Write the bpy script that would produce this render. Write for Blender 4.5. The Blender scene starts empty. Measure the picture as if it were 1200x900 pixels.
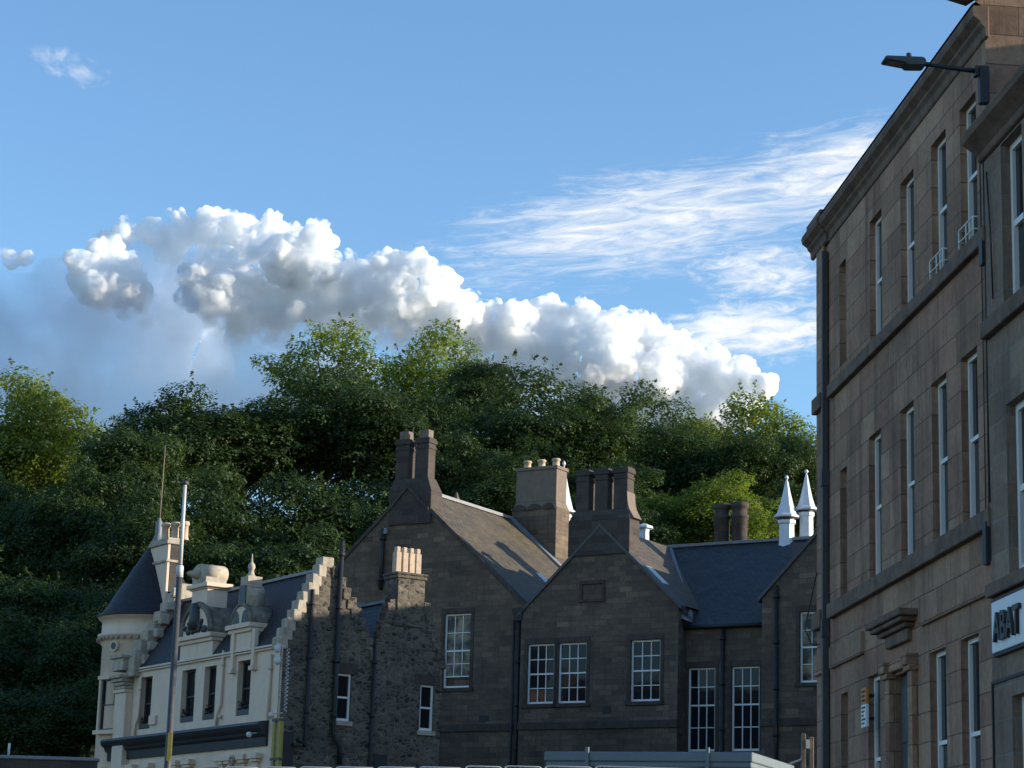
import bpy, math, random
import numpy as np
from mathutils import Vector, Matrix, noise as mnoise

# ------------------------------------------------------------------ camera, world, sun, exposure
SC = bpy.context.scene
COL = SC.collection
R = math.radians
CAMZ = 1.6
FPX, PITCH, ROLL = 2670.0, math.atan(627 / 2670.0), 0.03
_R0 = np.array([1., 0, 0]); _F = np.array([0, math.cos(PITCH), math.sin(PITCH)]); _U0 = np.array([0, -math.sin(PITCH), math.cos(PITCH)])
_R = math.cos(ROLL) * _R0 + math.sin(ROLL) * _U0
_U = math.cos(ROLL) * _U0 - math.sin(ROLL) * _R0
CAMP = np.array([0, 0, CAMZ])
cd = bpy.data.cameras.new('camera'); cam = bpy.data.objects.new('camera', cd); COL.objects.link(cam)
cd.sensor_width = 36; cd.lens = 36 * FPX / 1200; cd.clip_start = .5; cd.clip_end = 20000
cam.matrix_world = Matrix(((_R[0], _U[0], -_F[0], 0), (_R[1], _U[1], -_F[1], 0), (_R[2], _U[2], -_F[2], CAMZ), (0, 0, 0, 1)))
SC.camera = cam

SUN_AZ, SUN_EL = R(94), R(11)          # azimuth from the view axis (+Y) towards +X
W = bpy.data.worlds.new("World"); SC.world = W; W.use_nodes = True
SKY_STRENGTH = .15
SUN_STRENGTH = 3.8
SC.view_settings.view_transform = 'Standard'; SC.view_settings.look = 'None'
SC.view_settings.gamma = 1; SC.view_settings.use_curve_mapping = False
SC.view_settings.exposure = 1.0
SC.cycles.volume_bounces = 24; SC.cycles.volume_step_rate = .12
SC.cycles.max_bounces = 28
SC.cycles.transparent_max_bounces = 16

def world_nodes():
    nt = W.node_tree; nt.nodes.clear(); L = nt.links.new
    def N(t, **k):
        n = nt.nodes.new(t)
        for a, b in k.items(): setattr(n, a, b)
        return n
    def M(op, a, b=None, c=None):
        n = N('ShaderNodeMath', operation=op)
        for i, v in enumerate((a, b, c)):
            if v is None: continue
            if isinstance(v, (int, float)): n.inputs[i].default_value = v
            else: L(v, n.inputs[i])
        return n.outputs[0]
    sky = N('ShaderNodeTexSky', sky_type='NISHITA', sun_disc=False, sun_elevation=SUN_EL, sun_rotation=SUN_AZ)
    sky.air_density = 1.0; sky.dust_density = .3; sky.ozone_density = 3.5; sky.altitude = 0
    bg = N('ShaderNodeBackground'); bg.inputs[1].default_value = SKY_STRENGTH
    L(sky.outputs[0], bg.inputs[0])
    # thin ice cloud: wisps laid out by compass bearing and elevation
    tc = N('ShaderNodeTexCoord'); sep = N('ShaderNodeSeparateXYZ'); L(tc.outputs['Generated'], sep.inputs[0])
    x, y, z = sep.outputs
    az = M('ARCTAN2', x, y); el = M('ARCSINE', z)
    def ell(a0, e0, ra, re, rot=0.0):
        da = M('SUBTRACT', az, a0); de = M('SUBTRACT', el, e0)
        c, s = math.cos(rot), math.sin(rot)
        p = M('DIVIDE', M('ADD', M('MULTIPLY', da, c), M('MULTIPLY', de, s)), ra)
        q = M('DIVIDE', M('SUBTRACT', M('MULTIPLY', de, c), M('MULTIPLY', da, s)), re)
        r2 = M('ADD', M('MULTIPLY', p, p), M('MULTIPLY', q, q))
        return M('SUBTRACT', 1.0, M('SQRT', r2))           # 1 at centre, 0 at rim
    def wisp(scale_a, scale_e, rot, seed, detail, rough, dist):
        da, de = az, el
        c, s = math.cos(rot), math.sin(rot)
        p = M('MULTIPLY', M('ADD', M('MULTIPLY', da, c), M('MULTIPLY', de, s)), scale_a)
        q = M('MULTIPLY', M('SUBTRACT', M('MULTIPLY', de, c), M('MULTIPLY', da, s)), scale_e)
        cb = N('ShaderNodeCombineXYZ'); L(p, cb.inputs[0]); L(q, cb.inputs[1]); cb.inputs[2].default_value = seed
        n = N('ShaderNodeTexNoise'); L(cb.outputs[0], n.inputs['Vector'])
        n.inputs['Scale'].default_value = 1; n.inputs['Detail'].default_value = detail
        n.inputs['Roughness'].default_value = rough; n.inputs['Distortion'].default_value = dist
        return n.outputs['Fac']
    def smooth(v, a, b):
        n = N('ShaderNodeMapRange', interpolation_type='SMOOTHSTEP'); L(v, n.inputs[0])
        n.inputs[1].default_value = a; n.inputs[2].default_value = b
        return n.outputs[0]
    def dirpx(px, py):
        d = _F * FPX + _R * (px - 600) + _U * (450 - py); d /= np.linalg.norm(d)
        return math.atan2(d[0], d[1]), math.asin(d[2])
    K = 1 / FPX
    masks = []
    rotw = .10
    w1 = wisp(30, 190, rotw, 3.1, 11, .68, .7)
    w2 = wisp(60, 200, .06, 9.7, 10, .66, .7)
    w3 = wisp(70, 110, .0, 5.2, 8, .58, .4)
    for (px, py, rx, ry, rot, wn, lo, hi, gain) in (
            (750, 262, 360, 95, .17, w1, .22, .88, .92), (970, 205, 220, 85, .22, w1, .22, .88, .92),
            (650, 280, 200, 50, -.10, w1, .34, .95, .75), (890, 320, 150, 66, .02, w2, .29, .82, .8),
            (880, 388, 190, 52, .04, w2, .20, .74, .85), (1010, 330, 140, 150, .0, w2, .36, .9, .7),
            (80, 74, 85, 40, -.3, w3, .38, .95, .7), (10, 298, 40, 14, .0, w3, .3, .8, .5)):
        a0, e0 = dirpx(px, py)
        e = ell(a0, e0, rx * K, ry * K, rot + ROLL * 0)
        v = M('ADD', M('MULTIPLY', wn, 1.0), M('MULTIPLY', M('MINIMUM', e, .75), .62))
        masks.append(M('MULTIPLY', M('MULTIPLY', smooth(v, lo + .42, hi + .38), gain), smooth(e, 0.0, .35)))
    m = masks[0]
    for k in masks[1:]: m = M('MAXIMUM', m, k)
    cb = N('ShaderNodeBackground'); cb.inputs[0].default_value = (1, .975, .94, 1); cb.inputs[1].default_value = .60
    mix = N('ShaderNodeMixShader'); L(m, mix.inputs[0]); L(bg.outputs[0], mix.inputs[1]); L(cb.outputs[0], mix.inputs[2])
    out = N('ShaderNodeOutputWorld'); L(mix.outputs[0], out.inputs[0])
world_nodes()

sd = bpy.data.lights.new('sun', 'SUN'); sd.energy = SUN_STRENGTH; sd.angle = R(.5); sd.color = (1, .90, .74)
sun = bpy.data.objects.new('sun', sd); COL.objects.link(sun)
SDIR = Vector((math.sin(SUN_AZ) * math.cos(SUN_EL), math.cos(SUN_AZ) * math.cos(SUN_EL), math.sin(SUN_EL)))
sun.rotation_euler = SDIR.to_track_quat('Z', 'Y').to_euler()

# ------------------------------------------------------------------ pixel -> place helpers
def ray(px, py): return _F * FPX + _R * (px - 600) + _U * (450 - py)
def at(px, py, Y):
    d = ray(px, py); return Vector(CAMP + d * (Y / d[1]))
class Frame:
    """local x along the front, y into the building, z up (world height)"""
    def __init__(s, ux, uy, px, py, Y=None, z=None):
        s.u = np.array([ux, uy, 0.]); s.u /= np.linalg.norm(s.u); s.v = np.array([-s.u[1], s.u[0], 0])
        d = ray(px, py); t = Y / d[1] if Y else (z - CAMZ) / d[2]
        o = CAMP + d * t; s.O = np.array([o[0], o[1], 0]); s.rz = math.atan2(s.u[1], s.u[0])
    def y(s, px, py, y=0):
        d = ray(px, py); o = s.O + s.v * y; t = np.dot(o - CAMP, s.v) / np.dot(d, s.v)
        p = CAMP + d * t; return float((p - s.O) @ s.u), float(p[2])
    def x(s, px, py, x=0):
        d = ray(px, py); o = s.O + s.u * x; t = np.dot(o - CAMP, s.u) / np.dot(d, s.u)
        p = CAMP + d * t; return float((p - s.O) @ s.v), float(p[2])
    def world(s, x, y, z): return Vector(s.O + s.u * x + s.v * y + np.array([0, 0, z]))

def ground_z(x, y): 
    b = .055 * max(-40, min(y, 92))
    t = max(0, min(1, (y - 104) / 66)); t = t * t * (3 - 2 * t)
    return b + t * 20 - .05 * max(0, y - 175)

# ------------------------------------------------------------------ mesh builder
class MB:
    def __init__(s): s.v = []; s.f = []; s.sm = []
    def poly(s, pts, smooth=False):
        n = len(s.v); s.v += [tuple(p) for p in pts]; s.f.append(tuple(range(n, n + len(pts)))); s.sm.append(smooth)
    def raw(s, vs, fs, smooth=False):
        n = len(s.v); s.v += [tuple(p) for p in vs]
        for f in fs: s.f.append(tuple(n + i for i in f)); s.sm.append(smooth)
    def box(s, x0, x1, y0, y1, z0, z1, jit=0):
        if x0 > x1: x0, x1 = x1, x0
        if y0 > y1: y0, y1 = y1, y0
        if z0 > z1: z0, z1 = z1, z0
        vs = [(x0, y0, z0), (x1, y0, z0), (x1, y1, z0), (x0, y1, z0), (x0, y0, z1), (x1, y0, z1), (x1, y1, z1), (x0, y1, z1)]
        if jit: vs = [tuple(c + random.uniform(-jit, jit) for c in p) for p in vs]
        s.raw(vs, [(0, 3, 2, 1), (4, 5, 6, 7), (0, 1, 5, 4), (1, 2, 6, 5), (2, 3, 7, 6), (3, 0, 4, 7)])
    def taper(s, a, b):
        """a, b = (x0,x1,y0,y1,z) bottom and top rectangles"""
        vs = []
        for (x0, x1, y0, y1, z) in (a, b): vs += [(x0, y0, z), (x1, y0, z), (x1, y1, z), (x0, y1, z)]
        s.raw(vs, [(0, 3, 2, 1), (4, 5, 6, 7), (0, 1, 5, 4), (1, 2, 6, 5), (2, 3, 7, 6), (3, 0, 4, 7)])
    def prism(s, prof, axis, a, b, smooth=False):
        """profile polygon (2-tuples) in the plane across axis, pushed from a to b. axis x: prof=(y,z); y: prof=(x,z); z: prof=(x,y)"""
        def mk(p, t): return {'x': (t, p[0], p[1]), 'y': (p[0], t, p[1]), 'z': (p[0], p[1], t)}[axis]
        n = len(prof); vs = [mk(p, a) for p in prof] + [mk(p, b) for p in prof]
        area = sum(prof[i][0] * prof[(i + 1) % n][1] - prof[(i + 1) % n][0] * prof[i][1] for i in range(n))
        flip = (area < 0) ^ (b < a) ^ (axis == 'y')
        f = [tuple(range(n - 1, -1, -1)), tuple(range(n, 2 * n))]
        q = [(i, (i + 1) % n, n + (i + 1) % n, n + i) for i in range(n)]
        if flip: f = [t[::-1] for t in f]; q = [t[::-1] for t in q]
        s.raw(vs, f); n0 = len(s.v) - len(vs)
        for t in q: s.f.append(tuple(n0 + i for i in t)); s.sm.append(smooth)
    def tube(s, pts, r, n=10, caps=True, smooth=True):
        pts = [Vector(p) for p in pts]; rs = r if isinstance(r, (list, tuple)) else [r] * len(pts)
        rings = []; base = len(s.v); ref = None
        for i, p in enumerate(pts):
            t = (pts[min(i + 1, len(pts) - 1)] - pts[max(i - 1, 0)]).normalized()
            if ref is None: ref = Vector((1, 0, 0)) if abs(t.x) < .8 else Vector((0, 1, 0))
            a = (ref - t * ref.dot(t)).normalized(); b = t.cross(a); ref = a
            for k in range(n):
                th = 2 * math.pi * k / n; s.v.append(tuple(p + (a * math.cos(th) + b * math.sin(th)) * rs[i]))
        for i in range(len(pts) - 1):
            for k in range(n):
                k2 = (k + 1) % n
                s.f.append((base + i * n + k, base + i * n + k2, base + (i + 1) * n + k2, base + (i + 1) * n + k)); s.sm.append(smooth)
        if caps:
            s.f.append(tuple(base + k for k in range(n - 1, -1, -1))); s.sm.append(False)
            s.f.append(tuple(base + (len(pts) - 1) * n + k for k in range(n))); s.sm.append(False)
    def lathe(s, prof, c, n=20, a0=0, a1=2 * math.pi, smooth=True):
        """prof: list of (r, z)"""
        base = len(s.v); full = abs(a1 - a0 - 2 * math.pi) < 1e-6; m = n if full else n + 1
        for (r, z) in prof:
            for k in range(m):
                th = a0 + (a1 - a0) * k / n; s.v.append((c[0] + r * math.cos(th), c[1] + r * math.sin(th), c[2] + z))
        for i in range(len(prof) - 1):
            for k in range(n):
                k2 = (k + 1) % m
                s.f.append((base + i * m + k, base + i * m + k2, base + (i + 1) * m + k2, base + (i + 1) * m + k)); s.sm.append(smooth)
    def wall(s, x0, x1, z0, z1, holes, y=0., d=.2, t=.5):
        """front sheet at y with window holes (hx0,hx1,hz0,hz1), reveals d deep, dark back at d+.06"""
        xs = sorted({x0, x1, *[h[0] for h in holes], *[h[1] for h in holes]}); zs = sorted({z0, z1, *[h[2] for h in holes], *[h[3] for h in holes]})
        xs = [x for x in xs if x0 <= x <= x1]; zs = [z for z in zs if z0 <= z <= z1]
        for i in range(len(xs) - 1):
            for k in range(len(zs) - 1):
                cx, cz = (xs[i] + xs[i + 1]) / 2, (zs[k] + zs[k + 1]) / 2
                if any(h[0] < cx < h[1] and h[2] < cz < h[3] for h in holes): continue
                s.poly([(xs[i], y, zs[k]), (xs[i + 1], y, zs[k]), (xs[i + 1], y, zs[k + 1]), (xs[i], y, zs[k + 1])])
        for (a, b, c, e) in holes:
            yb = y + d
            s.poly([(a, y, c), (a, yb, c), (b, yb, c), (b, y, c)][::-1]); s.poly([(a, y, e), (b, y, e), (b, yb, e), (a, yb, e)][::-1])
            s.poly([(a, y, c), (a, y, e), (a, yb, e), (a, yb, c)][::-1]); s.poly([(b, y, c), (b, yb, c), (b, yb, e), (b, y, e)][::-1])
            s.poly([(a, yb + .06, c), (b, yb + .06, c), (b, yb + .06, e), (a, yb + .06, e)])
    def xf(s, fn): s.v = [tuple(fn(p)) for p in s.v]; return s
    def build(s, name, mat, parent=None, bevel=0, loc=None, rz=0, uv=True):
        me = bpy.data.meshes.new(name); me.from_pydata(s.v, [], s.f); me.validate(clean_customdata=False)
        if len(me.polygons) == len(s.sm): me.polygons.foreach_set('use_smooth', s.sm)
        if uv: boxuv(me)
        me.materials.append(mat)
        o = bpy.data.objects.new(name, me); COL.objects.link(o)
        if parent: o.parent = parent
        if loc is not None: o.location = loc
        if rz: o.rotation_euler = (0, 0, rz)
        if bevel:
            m = o.modifiers.new('edge', 'BEVEL'); m.width = bevel; m.segments = 1; m.limit_method = 'ANGLE'; m.angle_limit = R(40)
        return o

def boxuv(me):
    uvl = me.uv_layers.new(name='UVMap'); co = [v.co for v in me.vertices]; Z = Vector((0, 0, 1))
    data = np.zeros(len(me.loops) * 2, dtype=np.float32)
    for p in me.polygons:
        n = p.normal
        if abs(n.z) > .97: t, b = Vector((1, 0, 0)), Vector((0, 1, 0))
        else: t = Z.cross(n).normalized(); b = n.cross(t)
        for li in p.loop_indices:
            c = co[me.loops[li].vertex_index]; data[2 * li] = c.dot(t); data[2 * li + 1] = c.dot(b)
    uvl.data.foreach_set('uv', data)

def tag(o, label, cat, group=None, kind=None):
    o['label'] = label; o['category'] = cat
    if group: o['group'] = group
    if kind: o['kind'] = kind
    return o
def thing(name, label, cat, loc=(0, 0, 0), rz=0, group=None):
    o = bpy.data.objects.new(name, None); COL.objects.link(o); o.location = loc; o.rotation_euler = (0, 0, rz); o.empty_display_size = .5
    return tag(o, label, cat, group)

# ------------------------------------------------------------------ materials
class MatB:
    def __init__(s, name, rough=.8, spec=.3):
        s.m = bpy.data.materials.new(name); s.m.use_nodes = True; s.nt = s.m.node_tree; s.b = s.nt.nodes['Principled BSDF']
        s.b.inputs['Roughness'].default_value = rough; s.b.inputs['Specular IOR Level'].default_value = spec
        s.uv = None
    def N(s, t, **k):
        n = s.nt.nodes.new(t)
        for a, b in k.items(): setattr(n, a, b)
        return n
    def L(s, a, b): s.nt.links.new(a, b)
    def coord(s, kind='UV', scale=(1, 1, 1)):
        tc = s.N('ShaderNodeTexCoord'); mp = s.N('ShaderNodeMapping'); s.L(tc.outputs[kind], mp.inputs[0]); mp.inputs['Scale'].default_value = scale
        return mp.outputs[0]
    def noise(s, vec, scale, detail=4, rough=.6, dist=0):
        n = s.N('ShaderNodeTexNoise'); s.L(vec, n.inputs['Vector']); n.inputs['Scale'].default_value = scale
        n.inputs['Detail'].default_value = detail; n.inputs['Roughness'].default_value = rough; n.inputs['Distortion'].default_value = dist
        return n.outputs['Fac']
    def ramp(s, fac, stops):
        n = s.N('ShaderNodeValToRGB'); s.L(fac, n.inputs[0]); e = n.color_ramp.elements
        while len(e) < len(stops): e.new(.5)
        for i, (p, c) in enumerate(stops): e[i].position = p; e[i].color = (*c, 1) if len(c) == 3 else c
        return n.outputs[0]
    def mix(s, fac, a, b, mode='MIX'):
        n = s.N('ShaderNodeMix', data_type='RGBA', blend_type=mode)
        for i, v in ((0, fac), (6, a), (7, b)):
            if isinstance(v, (int, float)): n.inputs[i].default_value = v
            elif isinstance(v, tuple): n.inputs[i].default_value = (*v, 1)
            else: s.L(v, n.inputs[i])
        return n.outputs[2]
    def col(s, v):
        if isinstance(v, tuple): s.b.inputs['Base Color'].default_value = (*v, 1)
        else: s.L(v, s.b.inputs['Base Color'])
    def bump(s, h, strength=.4, dist=.02):
        n = s.N('ShaderNodeBump'); s.L(h, n.inputs['Height']); n.inputs['Strength'].default_value = strength; n.inputs['Distance'].default_value = dist
        s.L(n.outputs[0], s.b.inputs['Normal'])
    def mth(s, op, a, b):
        n = s.N('ShaderNodeMath', operation=op)
        for i, v in enumerate((a, b)):
            if isinstance(v, (int, float)): n.inputs[i].default_value = v
            else: s.L(v, n.inputs[i])
        return n.outputs[0]

def stone(name, pal, bw, bh, mortar, mort=.012, stain=(.02, .02, .02), stain_amt=.6, wob=.02, streak=.3):
    """coursed masonry: each block takes its own tone; soot and rain wear over it"""
    m = MatB(name, .88, .2); uv = m.coord('UV')
    wn = m.N('ShaderNodeTexNoise'); m.L(uv, wn.inputs['Vector']); wn.inputs['Scale'].default_value = 2.2; wn.inputs['Detail'].default_value = 3
    vm = m.N('ShaderNodeVectorMath', operation='MULTIPLY_ADD'); m.L(wn.outputs['Color'], vm.inputs[0]); vm.inputs[1].default_value = (wob * 2, wob * 2, 0); m.L(uv, vm.inputs[2])
    br = m.N('ShaderNodeTexBrick'); m.L(vm.outputs[0], br.inputs['Vector']); br.offset = .5
    br.inputs['Scale'].default_value = 1; br.inputs['Brick Width'].default_value = bw; br.inputs['Row Height'].default_value = bh
    br.inputs['Mortar Size'].default_value = mort; br.inputs['Mortar Smooth'].default_value = .3; br.inputs['Bias'].default_value = 0
    br.inputs['Color1'].default_value = (0, 0, 0, 1); br.inputs['Color2'].default_value = (1, 1, 1, 1); br.inputs['Mortar'].default_value = (.5, .5, .5, 1)
    n = len(pal); c = m.ramp(br.outputs['Color'], [(i / (n - 1), p) for i, p in enumerate(pal)])
    c = m.mix(br.outputs['Fac'], c, mortar)
    big = m.noise(uv, .35, 5, .65); fine = m.noise(uv, 9, 5, .7)
    c = m.mix(m.mth('MULTIPLY', m.ramp(big, [(.42, (0, 0, 0)), (.7, (1, 1, 1))]), stain_amt), c, stain)
    c = m.mix(.55, c, m.ramp(fine, [(.25, (.45, .45, .45)), (.8, (1.25, 1.25, 1.25))]), 'MULTIPLY')
    sv = m.coord('UV', (1.3, .12, 1)); sk = m.noise(sv, 1.6, 5, .7)
    c = m.mix(m.mth('MULTIPLY', m.ramp(sk, [(.5, (0, 0, 0)), (.75, (1, 1, 1))]), streak), c, stain)
    m.col(c)
    h = m.mth('ADD', m.mth('MULTIPLY', br.outputs['Fac'], -.8), m.mth('MULTIPLY', fine, .7)); m.bump(h, .6, .015)
    return m.m
def rubble(name, pal, mortar, scale=2.6):
    m = MatB(name, .9, .2); uv = m.coord('UV', (1, 1.55, 1))
    wn = m.N('ShaderNodeTexNoise'); m.L(uv, wn.inputs['Vector']); wn.inputs['Scale'].default_value = 1.8
    vm = m.N('ShaderNodeVectorMath', operation='MULTIPLY_ADD'); m.L(wn.outputs['Color'], vm.inputs[0]); vm.inputs[1].default_value = (.28, .28, 0); m.L(uv, vm.inputs[2])
    vo = m.N('ShaderNodeTexVoronoi', feature='F1'); m.L(vm.outputs[0], vo.inputs['Vector']); vo.inputs['Scale'].default_value = scale; vo.inputs['Randomness'].default_value = .85
    ve = m.N('ShaderNodeTexVoronoi', feature='DISTANCE_TO_EDGE'); m.L(vm.outputs[0], ve.inputs['Vector']); ve.inputs['Scale'].default_value = scale; ve.inputs['Randomness'].default_value = .85
    sp = m.N('ShaderNodeSeparateColor'); m.L(vo.outputs['Color'], sp.inputs[0])
    n = len(pal); c = m.ramp(sp.outputs[0], [(i / (n - 1), p) for i, p in enumerate(pal)])
    e = m.ramp(ve.outputs[0], [(.03, (1, 1, 1)), (.12, (0, 0, 0))])
    c = m.mix(e, c, mortar)
    fine = m.noise(uv, 8, 5, .7); big = m.noise(uv, .5, 4)
    c = m.mix(.6, c, m.ramp(fine, [(.25, (.5, .5, .5)), (.8, (1.3, 1.3, 1.3))]), 'MULTIPLY')
    c = m.mix(m.mth('MULTIPLY', m.ramp(big, [(.45, (0, 0, 0)), (.7, (1, 1, 1))]), .5), c, (.03, .03, .028))
    m.col(c); m.bump(m.mth('ADD', m.mth('MULTIPLY', ve.outputs[0], 1.5), m.mth('MULTIPLY', fine, .4)), .7, .05)
    return m.m
def slate(name, pal, moss, moss_amt=.3):
    m = MatB(name, .62, .35); uv = m.coord('UV')
    br = m.N('ShaderNodeTexBrick'); m.L(uv, br.inputs['Vector']); br.inputs['Scale'].default_value = 1
    br.inputs['Brick Width'].default_value = .28; br.inputs['Row Height'].default_value = .19; br.inputs['Mortar Size'].default_value = .012; br.inputs['Bias'].default_value = 0
    br.inputs['Color1'].default_value = (0, 0, 0, 1); br.inputs['Color2'].default_value = (1, 1, 1, 1)
    n = len(pal); c = m.ramp(br.outputs['Color'], [(i / (n - 1), p) for i, p in enumerate(pal)])
    c = m.mix(br.outputs['Fac'], c, (.012, .012, .014))
    b = m.noise(uv, .8, 6, .7); c = m.mix(m.mth('MULTIPLY', m.ramp(b, [(.4, (0, 0, 0)), (.68, (1, 1, 1))]), moss_amt), c, moss)
    f = m.noise(uv, 6, 4, .7); c = m.mix(.6, c, m.ramp(f, [(.25, (.55, .55, .55)), (.8, (1.3, 1.3, 1.3))]), 'MULTIPLY')
    m.col(c)
    m.bump(m.mth('ADD', m.mth('MULTIPLY', br.outputs['Fac'], -1.), m.mth('MULTIPLY', br.outputs['Color'], .8)), .6, .02)
    return m.m
def plain(name, c, var=.35, scale=5, rough=.75, spec=.3, metal=0, dirt=None, dirt_amt=.4, bump=.15):
    m = MatB(name, rough, spec); v = m.coord('Object'); n = m.noise(v, scale, 6, .68)
    lo = tuple(x * (1 - var) for x in c); hi = tuple(min(1, x * (1 + var * .6)) for x in c)
    o = m.ramp(n, [(.28, lo), (.75, hi)])
    if dirt:
        d = m.noise(m.coord('Object', (1, 1, .18)), 1.8, 5, .7); o = m.mix(m.mth('MULTIPLY', m.ramp(d, [(.48, (0, 0, 0)), (.78, (1, 1, 1))]), dirt_amt), o, dirt)
    m.col(o); m.b.inputs['Metallic'].default_value = metal
    m.bump(n, bump, .01)
    return m.m
def glass(name, c=(.012, .014, .017), blind=None):
    m = MatB(name, .05, .2)
    if blind:
        n = m.noise(m.coord('Object', (1, 1, 1)), 1.1, 3); m.col(m.ramp(n, [(.45, c), (.6, blind)]))
    else: m.col(c)
    v = m.noise(m.coord('Object'), 1.3, 2); m.bump(v, .06, .05)
    return m.m

MT = {}
MT['tenement'] = stone('brown_ashlar', [(.29, .17, .108), (.40, .242, .155), (.38, .205, .138), (.50, .31, .20), (.32, .192, .128)], .95, .42, (.15, .10, .072), .009, (.065, .046, .035), .6, .012, .75)
MT['tenement_dark'] = plain('sooty_sandstone', (.19, .13, .095), .45, 3, .9, .2, dirt=(.055, .042, .034), dirt_amt=.7, bump=.4)
MT['grey_tenement'] = stone('grey_ashlar', [(.23, .16, .115), (.30, .212, .152), (.25, .175, .125), (.36, .26, .18)], .8, .42, (.27, .245, .215), .012, (.05, .045, .04), .5, .012, .5)
MT['school'] = stone('grey_sandstone', [(.13, .096, .074), (.165, .121, .09), (.115, .087, .069), (.195, .143, .102), (.148, .108, .082), (.24, .175, .12)], .58, .22, (.125, .095, .074), .008, (.035, .03, .028), .55, .03, .4)
MT['school_trim'] = plain('dark_dressed_stone', (.085, .068, .056), .4, 4, .9, .2, dirt=(.03, .026, .024), dirt_amt=.6, bump=.35)
MT['chimney_dark'] = stone('sooty_chimney_stone', [(.06, .05, .046), (.10, .08, .068), (.075, .062, .055)], .6, .3, (.07, .065, .06), .008, (.04, .037, .036), .5, .01, .3)
MT['render_grey'] = plain('grey_cement_render', (.19, .15, .12), .25, 3, .9, .2, dirt=(.12, .10, .09), dirt_amt=.5, bump=.3)
MT['cream'] = plain('cream_paint', (.72, .545, .415), .08, 2.5, .7, .3, dirt=(.38, .29, .21), dirt_amt=.4, bump=.08)
MT['cream_stone'] = plain('weathered_cream_stone', (.46, .385, .295), .35, 5, .85, .25, dirt=(.10, .085, .07), dirt_amt=.75, bump=.3)
MT['soot'] = plain('sooty_carved_stone', (.23, .195, .155), .6, 4, .9, .2, dirt=(.05, .045, .04), dirt_amt=.8, bump=.4)
MT['black_paint'] = plain('black_paint', (.018, .018, .022), .3, 5, .45, .4)
MT['rubble'] = rubble('whinstone_rubble', [(.035, .031, .028), (.10, .082, .064), (.17, .138, .10), (.06, .052, .046), (.13, .105, .078), (.22, .178, .125)], (.17, .145, .115), 4.8)
MT['slate_brown'] = slate('mossy_slate', [(.058, .047, .036), (.095, .077, .056), (.072, .059, .044), (.12, .098, .066)], (.16, .122, .062), .55)
MT['slate_blue'] = slate('blue_slate', [(.03, .036, .045), (.048, .056, .068), (.038, .044, .054), (.06, .066, .076)], (.07, .075, .065), .2)
MT['slate_dark'] = slate('dark_slate', [(.018, .017, .022), (.028, .026, .032), (.022, .021, .025)], (.035, .033, .032), .15)
MT['lead'] = plain('lead_flashing', (.19, .20, .22), .25, 6, .55, .5)
MT['white_timber'] = plain('white_painted_timber', (.78, .77, .74), .06, 8, .5, .4)
MT['grey_timber'] = plain('dull_white_timber', (.55, .54, .51), .12, 8, .55, .4)
MT['zinc'] = plain('pale_grey_metal', (.60, .63, .67), .12, 6, .42, .5)
MT['clay'] = plain('buff_clay', (.55, .42, .30), .25, 6, .8, .25, dirt=(.2, .16, .13), dirt_amt=.4)
MT['iron'] = plain('black_iron', (.022, .022, .024), .3, 9, .55, .4)
MT['iron_grey'] = plain('grey_iron', (.06, .06, .062), .3, 9, .55, .4)
MT['glass'] = glass('window_glass')
MT['glass_blind'] = glass('window_glass_with_blind', blind=(.26, .20, .115))
MT['yellow'] = plain('yellow_plastic', (.36, .27, .06), .25, 6, .6, .4)
MT['galv'] = plain('galvanised_steel', (.55, .55, .54), .12, 9, .5, .5)
MT['orange_board'] = plain('orange_board', (.42, .22, .13), .25, 6, .7, .3)
MT['bark'] = plain('bark', (.075, .06, .045), .4, 8, .9, .2, bump=.6)
MT['site_blue'] = plain('blue_grey_steel', (.15, .185, .205), .12, 4, .55, .4, dirt=(.12, .14, .15), dirt_amt=.3)
MT['net_green'] = plain('green_netting', (.06, .20, .11), .3, 12, .8, .2)
MT['timber'] = plain('weathered_timber', (.20, .16, .12), .35, 7, .85, .2)
MT['orange_sign'] = plain('orange_sign', (.62, .22, .03), .1, 8, .5, .4)
MT['sign_white'] = plain('sign_white', (.74, .74, .73), .06, 5, .45, .4)
MT['letter'] = plain('dark_lettering', (.03, .03, .032), .2, 8, .45, .4)
MT['lamp_grey'] = plain('dark_grey_enamel', (.05, .05, .055), .25, 8, .45, .45)
MT['lens'] = plain('lamp_lens', (.08, .08, .08), .1, 8, .2, .5)

# ------------------------------------------------------------------ setting: ground, hill, road
def grid_sheet(name, x0, x1, y0, y1, nx, ny, dz, mat, zf=ground_z):
    mb = MB(); vs = [(x0 + (x1 - x0) * i / nx, y0 + (y1 - y0) * k / ny) for k in range(ny + 1) for i in range(nx + 1)]
    mb.raw([(x, y, zf(x, y) + dz) for x, y in vs], [(k * (nx + 1) + i, k * (nx + 1) + i + 1, (k + 1) * (nx + 1) + i + 1, (k + 1) * (nx + 1) + i) for k in range(ny) for i in range(nx)], True)
    o = mb.build(name, mat); o['kind'] = 'structure'; return o
gm = MatB('grass_ground', .95, .1); c_ = gm.coord('Object'); gm.col(gm.ramp(gm.noise(c_, .3, 7, .7), [(.3, (.03, .045, .018)), (.7, (.075, .085, .035))])); gm.bump(gm.noise(c_, 3, 5), .6, .1)
am = MatB('asphalt', .9, .3); c_ = am.coord('Object'); am.col(am.ramp(am.noise(c_, 20, 4, .8), [(.3, (.035, .035, .036)), (.7, (.07, .07, .068))])); am.bump(am.noise(c_, 60, 2), .3, .01)
pm = MatB('paving', .85, .3); c_ = pm.coord('UV'); br = pm.N('ShaderNodeTexBrick'); pm.L(c_, br.inputs['Vector']); br.inputs['Scale'].default_value = 1; br.inputs['Brick Width'].default_value = .9; br.inputs['Row Height'].default_value = .6
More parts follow.
